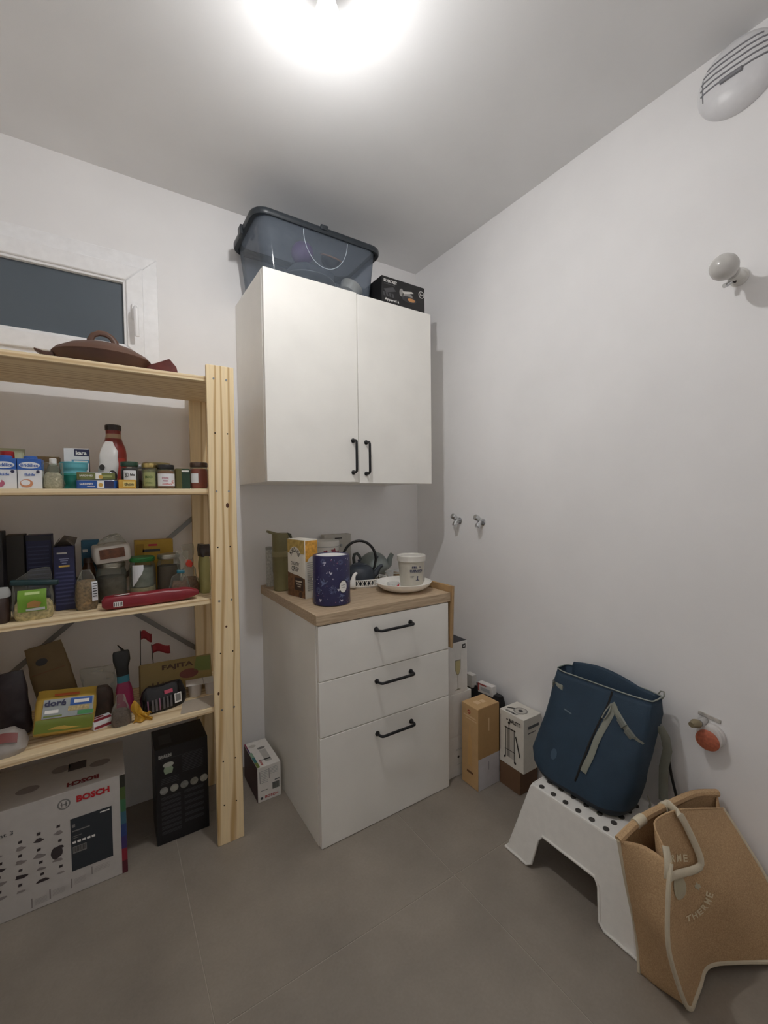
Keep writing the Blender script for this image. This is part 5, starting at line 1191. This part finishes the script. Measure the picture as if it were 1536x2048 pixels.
build(pouch(.066, .045, .180, [(0, .9, .9), (.2, 1, 1), (.48, .7, .6), (.60, .22, .3), (.66, .22, .3), (.8, .6, .5), (1, .7, .12)], seed=24, cr=.005, fs=40), 'bag_film', m_bagc, T, smooth=True)
build(MB().prism([(-.010, .102), (.006, .098), (.012, .112), (.004, .126), (-.010, .128), (-.016, .120)], 'y', -.024, -.010), 'bag_clip', M('red_clip', '#c23a26', .4), T, bevel=.002)
T = thing('seed_packet', 'pale yellow green packet with a dark top beside the front post', 'packet', (-1.219, -.255, Z3))
build(pouch(.040, .090, .140, [(0, .9, .95), (.1, 1, 1), (.8, .9, .98), (1, .7, .95)], seed=25, cr=.003), 'packet_body', M('pale_lime', '#a8a46a', .5), T, smooth=True)
build(pouch(.046, .085, .045, [(0, .85, 1), (.5, .9, .9), (1, .8, .6)], seed=26, cr=.006, fs=40), 'dark_top', M('dark_wrapper', '#37302e', .35, var=.5, vscale=50), T, loc=(0, 0, .136), smooth=True)
T = thing('spaghetti_pack', 'long red packet lying along the front edge of the packet shelf', 'packet', (-1.405, -.3625, Z3+.022), rot=(0, PI/2, .03))
rp_ = pouch(.044, .046, .285, [(0, .5, .75), (.03, .95, .95), (.1, 1, 1), (.82, 1, .95), (.93, .75, .8), (1, .35, .7)], seed=27, cr=.003, fs=22)
rp_.v = [(v[0], v[1], v[2]-.1425) for v in rp_.v]
build(rp_, 'packet_body', M('dark_red_foil', '#82202b', .35, var=.15, vscale=20), T, smooth=True)
def on_red(x0, x1, z0, z1, mat, name, out=.0240):
    mb = MB(); mb.add([(-z, -out, x) for x, z in ((x0, z0), (x1, z0), (x1, z1), (x0, z1))], [(0, 1, 2, 3)]); build(mb, name, mat, T)
on_red(-.112, -.086, -.012, .004, m_wp, 'barcode_label', .0248)
for k in range(5): on_red(-.110+.005*k, -.108+.005*k, -.010, .002, m_dk, 'barcode', .0254)
mb = MB(); mb.add([(-.0225, y, x) for x, y in ((-.108, -.018), (-.066, -.018), (-.066, -.002), (-.108, -.002))], [(0, 1, 2, 3)]); build(mb, 'white_label', m_wp, T)

# ================================================================== fourth shelf (loose packets)
Z4 = SZ[0]+.0005
T = thing('dark_packet', 'dark purple brown packet standing at the left end of the lowest shelf', 'packet', (-1.785, -.235, Z4), rot=(-.05, -.08, 0))
build(pouch(.085, .045, .200, [(0, .9, .9), (.1, 1, 1), (.8, .95, .8), (.95, .9, .3), (1, .9, .12)], seed=31, cr=.004), 'packet_body', M('dark_plum_foil', '#342c30', .4, var=.3, vscale=40), T, smooth=True)
T = thing('kraft_pouch', 'brown kraft pouch tilted to the left on the lowest shelf', 'pouch', (-1.668, -.190, Z4), rot=(-.05, -.20, 0), dims=(.112, .046, .255))
build(pouch(.112, .040, .255, [(0, .95, .9), (.1, 1, 1), (.7, .98, .7), (.9, .92, .25), (1, .90, .12)], seed=32, cr=.003), 'pouch_body', M('olive_kraft', '#6c5836', .6, var=.12, vscale=20), T, smooth=True)
pr(T, 'F', [circ(-.012, .205, .016, 18, .012)], m_dk, 'round_print', -4); pr(T, 'F', [R(-.045, .045, .168, .171)], M('kraft_dark', '#6f4a2a', .5), 'line_print', 1)
T = thing('flour_bag', 'crumpled whitish bag with a red mark at the left end of the lowest shelf', 'bag', (-1.800, -.335, Z4))
build(pouch(.110, .085, .065, [(0, .9, .9), (.2, 1, 1), (.7, .9, .85), (1, .5, .4)], seed=33, cr=.005), 'bag_body', M('whitish_paper', '#a59f99', .55, var=.12, vscale=25), T, smooth=True)
mb = MB(); mb.grid(lambda a, b: Vector((-.005+.040*a, -.041+.020*b, .046+.020*b-.008*a*a)), 6, 4); build(mb, 'red_mark', M('dull_red', '#7c3a34', .5), T, smooth=True)
# yellow rice bag leaning back
T = thing('bulgur_bag', 'yellow and green bulgur bag leaning back at the front of the lowest shelf', 'bag', (-1.660, -.335, Z4+.004), rot=(-.55, .14, .03), dims=(.158, .070, .14))
build(pouch(.158, .058, .132, [(0, .93, .5), (.08, 1, .9), (.3, 1, 1), (.75, 1, .85), (.94, .98, .25), (1, 1, .10)], seed=34, cr=.003), 'bag_body', M('bulgur_yellow', '#b99a44', .35, var=.1, vscale=15), T, smooth=True)
def lean(u0, u1, v0, v1, mat, name, out=0.):
    f_ = lambda u, v: -.0315-out-(0 if v < .095 else -(v-.095)*.55)+(.012*max(0, .03-v)/.03)
    mb = MB(); mb.grid(lambda a, b: Vector((u0+(u1-u0)*a, f_(u0, v0+(v1-v0)*b), v0+(v1-v0)*b)), 8, 6); return build(mb, name, mat, T, smooth=True)
lean(-.074, .074, .004, .040, M('bulgur_green', '#6d7a2a', .4), 'green_panel'); lean(-.060, .070, .042, .098, M('grey_panel', '#9aa0a0', .4), 'silver_panel'); lean(.008, .066, .074, .096, m_sb, 'blue_panel', .0012)
lean(.018, .058, .080, .090, m_wp, 'white_lettering', .002); lean(.030, .072, .044, .056, M('leaf_green', '#3f8a4e', .4), 'green_tag', .0012); lean(.004, .060, .058, .072, M('bulgur_grain', '#b7a678', .7, var=.4, vscale=150), 'food_picture', .0012)
lean(-.056, -.010, .046, .050, M('bulgur_green', '#6d7a2a', .4), 'stripe', .0012); lean(-.054, -.020, .056, .066, m_wp, 'small_print', .0012); lean(-.035, .03, .108, .116, M('orange_red', '#b0542c', .4), 'orange_flash', .001)
V, F = textmesh('doré', bold=.03); mb = MB(); mb.add([(-.030+a*.055, -.0345, .086+b*.018) for a, b in V], F); build(mb, 'lettering', m_nv, T)
T = thing('dried_fruit_bag', 'clear bag of dark dried fruit behind the yellow bulgur bag', 'bag', (-1.566, -.222, Z4))
build(pouch(.085, .055, .095, [(0, .9, .9), (.2, 1, 1), (.8, .9, .8), (1, .6, .5)], seed=35), 'dried_fruit', M('prune_brown', '#4a3228', .6, var=.5, vscale=70), T, smooth=True)
build(pouch(.098, .062, .165, [(0, .9, .9), (.2, 1, 1), (.6, .98, .8), (.85, 1, .4), (1, 1.05, .1)], seed=36, cr=.006, fs=36), 'bag_film', m_bagc, T, smooth=True)
T = carton('snack_box', 'flat red and white snack box between bulgur bag and small grain bag', 'box', .060, .045, .026, (-1.560, -.318, Z4), m_wt, rz=.35)
pr(T, 'F', [R(-.028, .026, .004, .013)], M('wine_print', '#8a2836', .5), 'red_stripe'); pr(T, 'T', [R(-.026, .026, -.018, .0), R(-.026, .010, .006, .016)], M('wine_print', '#8a2836', .5), 'red_stripe')
T = thing('small_grain_bag', 'small knotted clear bag of dark grains at the front edge of the lowest shelf', 'bag', (-1.5050, -.3430, Z4))
build(pouch(.056, .044, .050, [(0, .92, .92), (.2, 1, 1), (.8, .9, .9), (1, .6, .6)], seed=37), 'grains', M('dark_grains', '#6a5a50', .7, var=.4, vscale=220), T, smooth=True)
build(pouch(.060, .048, .098, [(0, .92, .92), (.2, 1, 1), (.55, .85, .8), (.78, .55, .5), (1, .35, .3)], seed=38, cr=.004, fs=40), 'bag_film', m_bagc, T, smooth=True)
T = thing('spice_pouch', 'black topped pouch with teal band and magenta base behind the small grain bag', 'pouch', (-1.4880, -.2650, Z4), rot=(-.06, -.05, 0))
build(pouch(.058, .036, .110, [(0, .95, .9), (.2, 1, 1), (.8, .8, .9), (1, .62, .7)], seed=39), 'magenta_base', M('magenta_foil', '#8a1f4a', .4), T, smooth=True)
build(pouch(.040, .028, .024, [(0, .95, .95), (1, .95, .95)], seed=40, cr=.001), 'teal_band', M('dull_teal', '#2f6f80', .4), T, loc=(0, 0, .108), smooth=True)
build(pouch(.052, .030, .085, [(0, .72, .9), (.3, .8, .9), (.6, 1, .8), (.92, 1.0, .5), (1, .9, .2)], seed=41, cr=.003), 'black_top', M('black_foil', '#141312', .4), T, loc=(0, 0, .131), smooth=True)
build(MB().tube([(.008, 0, .214), (.000, 0, .226), (-.008, .002, .238)], [.005, .0035, .0015], 6), 'tie_end', M('black_foil', '#141312', .4), T, smooth=True)
def flagpick(x, y, h, label, w, tilt):
    T = thing('party_flag', label, 'flag', (x, y, Z4), rot=(0, tilt, 0))
    build(MB().tube([(0, 0, 0), (0, 0, h)], .0016, 6), 'stick', m_dk, T, smooth=True)
    mb = MB(); mb.grid(lambda a, b: Vector((.002+w*a, .004*math.sin(a*7), h-.036+.032*b-.010*a+.006*math.sin(a*5))), 8, 4); build(mb, 'red_cloth', M('flag_red', '#8e2028', .6), T, smooth=True, solid=.0008)
flagpick(-1.437, -.150, .250, 'red paper flag on a dark stick behind the brown fajita box, upper one', .036, .02)
flagpick(-1.385, -.142, .188, 'red paper flag drooping behind the brown fajita box, lower one', .060, -.06)
T = carton('fajita_box', 'brown fajita kit box leaning back on the lowest shelf', 'box', .250, .040, .112, (-1.318, -.205, Z4+.012), M('fajita_kraft', '#8a7440', .55, var=.1, vscale=12), rot=(-.40, .05, .06))
txt(T, 'F', 'FAJITA', .002, .086, .110, .022, M('fajita_brown', '#4a3018', .6), bold=.04); txt(T, 'F', 'el kit', -.070, .030, .070, .020, M('fajita_brown', '#4a3018', .6), bold=.03)
pr(T, 'F', [circ(.040, .052, .034, 24, .017)], M('fajita_red', '#6e3226', .5), 'food_picture'); pr(T, 'F', [[(.058, .058), (.120, .050), (.122, .106), (.070, .108)]], M('fajita_green', '#6c7434', .5), 'food_picture')
# black snack bag
T = thing('black_snack_bag', 'glossy black bag with pink and grey print and a pale barcode on the lowest shelf', 'bag', (-1.375, -.298, Z4), rz=.22, dims=(.168, .058, .085))
build(pouch(.150, .056, .084, [(0, .93, .9), (.12, 1, 1), (.6, 1, .95), (.85, .9, .6), (1, .75, .3)], seed=43, cr=.005, fs=26), 'bag_body', M('glossy_black_foil', '#151316', .22, bump=.3, bscale=40), T, smooth=True)
m_bpk = M('mauve_print', '#8a5c74', .5); m_bgr = M('dim_grey_print', '#5a5658', .5)
def onblk(u0, u1, v0, v1, mat, name, out=0.):
    mb = MB(); mb.grid(lambda a, b: Vector((u0+(u1-u0)*a, -.0325-out+.013*((v0+(v1-v0)*b)/.084)**2+.006*abs((u0+(u1-u0)*a)/.075)**3, v0+(v1-v0)*b)), 3, 5); build(mb, name, mat, T, smooth=True)
for k, (u, c_) in enumerate(((-.060, m_bpk), (-.047, m_bgr), (-.035, m_bgr), (-.023, m_bpk), (-.011, m_bgr), (.001, m_bgr), (.013, m_bgr))): onblk(u, u+(.004 if c_ is m_bpk else .007), .010, .050, c_, 'small_print')
onblk(.028, .052, .016, .050, m_wp, 'barcode_label'); onblk(.031, .049, .022, .046, m_gp, 'barcode', .0008); onblk(-.004, .024, .058, .070, M('pink_logo', '#c4506a', .45), 'pink_logo')
T = thing('yellow_wrapper', 'crumpled yellow wrapper at the left end of the black snack bag', 'wrapper', (-1.4420, -.3680, Z4))
mb = MB(); mb.grid(lambda a, b: Vector((-.030+.052*a+.006*math.sin(7*b), .014*b+.007*math.sin(11*a+3*b)+.004*math.sin(23*a*b), (.012+.058*(1-a)+.010*math.sin(9*a))*b*(1-.25*b*a)+.002)), 16, 14)
build(mb, 'wrapper_body', M('mustard_foil', '#c1932c', .4), T, smooth=True, ang=0, solid=.0008)
# pair of pots on a card
tag(build(MB().prism([(-.070, -.045), (.035, -.050), (.075, -.025), (.078, .050), (-.050, .050)], 'z', 0, .0018), 'card_sheet', M('grey_card_sheet', '#b5aa9a', .7), loc=(-1.262, -.343, Z4)), 'loose grey card lying at the right front of the lowest shelf', 'card')
T = thing('yoghurt_pots', 'joined pair of white yoghurt pots with foil lid near the front post', 'pots', (-1.235, -.262, Z4), rz=-.12)
for x in (-.029, .029): build(MB().lathe([(.020, 0), (.021, .002), (.025, .045), (.027, .047), (.027, .049)], 28, c=(x, 0)), 'pot', M('pot_white', '#cfcac6', .4), T, smooth=True)
build(MB().box(-.060, .060, -.030, .030, .0492, .0508), 'foil_lid', M('foil_white', '#cbc8c4', .35), T, bevel=.0006); build(MB().box(-.0008, .0008, -.030, .030, .0509, .0513), 'lid_score', m_gp, T)

# ================================================================== floor under the shelves
m_bx = M('mixer_box_white', '#bdb9b5', .5)
T = carton('mixer_box', 'big white kitchen machine box with red lettering on the floor under the shelves', 'box', .400, .235, .335, (-1.7000, -.2330, .0005), m_bx)
txt(T, 'F', 'BOSCH', .112, .302, .088, .021, m_red, bold=.05)
pr(T, 'F', [circ(.036, .298, .0165, 28)], m_gp, 'emblem'); pr(T, 'F', [circ(.036, .298, .0125, 24)], m_bx, 'emblem', 1.4); pr(T, 'F', [R(.0275, .0445, .2965, .2995), R(.029, .032, .290, .306), R(.040, .043, .290, .306)], m_gp, 'emblem', 1.8)
txt(T, 'F', 'ment 3', -.116, .263, .060, .012, m_gr, bold=0.)
pr(T, 'F', [R(.050, .160, .074, .243)], M('slate_panel', '#2c3238', .45), 'slate_panel')
pr(T, 'F', [R(.128, .154, .232, .236)], m_wp, 'small_print', 1.8); pr(T, 'F', [R(.054, .062, .214, .224)], m_gp, 'small_print', 1.8); pr(T, 'F', [R(.054, .100, .200, .204), R(.054, .078, .184, .186), R(.054, .070, .178, .180)], m_gp, 'small_print', 1.8)
pr(T, 'F', [R(.054+.0125*i, .063+.0125*i, .162, .169) for i in range(5)], m_wp, 'small_print', 1.8)
pr(T, 'F', [R(.054, .090, .130, .152)], m_gp, 'barcode_label', 1.6); pr(T, 'F', [R(.056+.003*i, .0575+.003*i, .134, .150) for i in range(11)], m_dk, 'barcode', 2.)
random.seed(11)
mk = M('sketch_dark', '#3c3436', .5); mk2 = M('sketch_grey', '#8b8482', .5)
for i in range(5):
    for j in range(4):
        u, v = -.165+.046*i+random.uniform(-.004, .004), .075+.043*j+random.uniform(-.004, .004)+.003*i
        if u > .034: continue
        s_ = random.uniform(.008, .013)
        pr(T, 'F', [[(u-.005, v+.012), (u+.004, v+.012), (u+.005, v+.020), (u-.004, v+.020)]], mk, 'icon')
        pr(T, 'F', [[(u+s_*1.2*math.cos(t_)*(1+.3*math.sin(3*t_+i)), v-.004+s_*.55*math.sin(t_)*(1+.3*math.cos(2*t_+j))) for t_ in [2*PI*q/14 for q in range(14)]]], mk2 if (i+j) % 3 else mk, 'accessory_picture')
pr(T, 'F', [[(.014+.015*math.cos(t_), .153+.019*math.sin(t_)*(1+.12*math.cos(3*t_))) for t_ in [2*PI*q/16 for q in range(16)]]], mk, 'accessory_picture', 1.5)
pr(T, 'F', [R(u, u+.0035, v, v+.030) for u, v in ((-.052, .010), (-.008, .016), (.046, .022))]+[R(.100, .103, .040, .066)], mk2, 'small_print')
pr(T, 'F', [R(u, u+.030, .014+.004*k+(u+.05)*.15, .0155+.004*k+(u+.05)*.15) for u in (-.044, .0, .055) for k in range(5)]+[R(.108, .150, .044+.005*k, .0455+.005*k) for k in range(4)], M('faint_box_print', '#aaa5a2', .6), 'small_print')
for k, c in enumerate(('#5a1f2c', '#8a2434', '#3c2f63', '#2b3f75', '#3a6476', '#3e6f4c', '#4a5d30', '#2c2c24')):
    pr(T, 'F', [R(.184, .1998, .001+.0417*k, .001+.0417*(k+1))], M('spectrum_band_'+str(k), c, .5), 'colour_band')
txt(T, 'T', 'BOSCH', .085, -.083, .085, .026, M('dark_red_print', '#7a2328', .5), rot=PI, bold=.05); pr(T, 'T', [circ(-.06, -.04, .030, 20, .020), circ(.02, .03, .026, 20, .022)], mk2, 'accessory_picture'); pr(T, 'T', [R(.04, .09, .0, .05)], mk, 'accessory_picture'); pr(T, 'T', [circ(.13, .0, .030, 20, .02)], mk2, 'accessory_picture')
# black blender box
m_bb = M('black_gloss_card', '#151417', .38)
T = carton('hand_blender_box', 'tall black appliance box with a row of round pictures under the shelves', 'box', .176, .150, .352, (-1.3190, -.2180, .0005), m_bb)
txt(T, 'F', 'BRAUN', -.056, .322, .042, .013, M('silver_lettering', '#a9a8a4', .4), bold=.05)
m_gt = M('dim_small_print', '#46454a', .5)
pr(T, 'F', [[(-.058, .255), (-.034, .255), (-.030, .272), (-.036, .282), (-.058, .282), (-.062, .270)]], M('mint_picture', '#93a58c', .5), 'product_picture'); pr(T, 'F', [circ(-.046, .288, .018, 20, .009)], M('pale_picture', '#b5b8b0', .5), 'product_picture', 1.5)
for k in range(5): pr(T, 'F', [circ(-.062+.0335*k, .196, .0138, 20)], M('round_pic_'+str(k), ('#8f8f8b', '#9a998f', '#7f807c', '#87867c', '#a09d92')[k], .5, var=.3, vscale=90), 'round_picture')
pr(T, 'F', [R(-.072, -.008, .170-.018*i-.004*j, .172-.018*i-.004*j) for i in range(8) for j in range(3)]+[R(.004, .070, .172-.022*i-.004*j, .174-.022*i-.004*j) for i in range(6) for j in range(3)]+[R(.0, .07, .305-.006*i, .307-.006*i) for i in range(11)]+[R(-.072, -.012, .238-.006*i, .240-.006*i) for i in range(4)], m_gt, 'small_print')
pr(T, 'F', [R(-.074, .074, .310, .3112)], m_gt, 'line_print', 1.2); pr(T, 'T', [R(-.070, -.030, -.05, .02)], m_gt, 'product_picture')

for o in list(COL.objects):
    if o.type == 'EMPTY' and 'category' in o and (abs(o.rotation_euler.x) > 1e-4 or abs(o.rotation_euler.y) > 1e-4):
        zs = [z for z in (Z4, Z3, Z2) if abs(o.location.z-z) < .05]
        if zs and o.location.x < -1.1: settle(o, zs[0])
for o in COL.objects:
    if o.name.startswith('biscuit_packet'): settle(o, Z3+.1365)
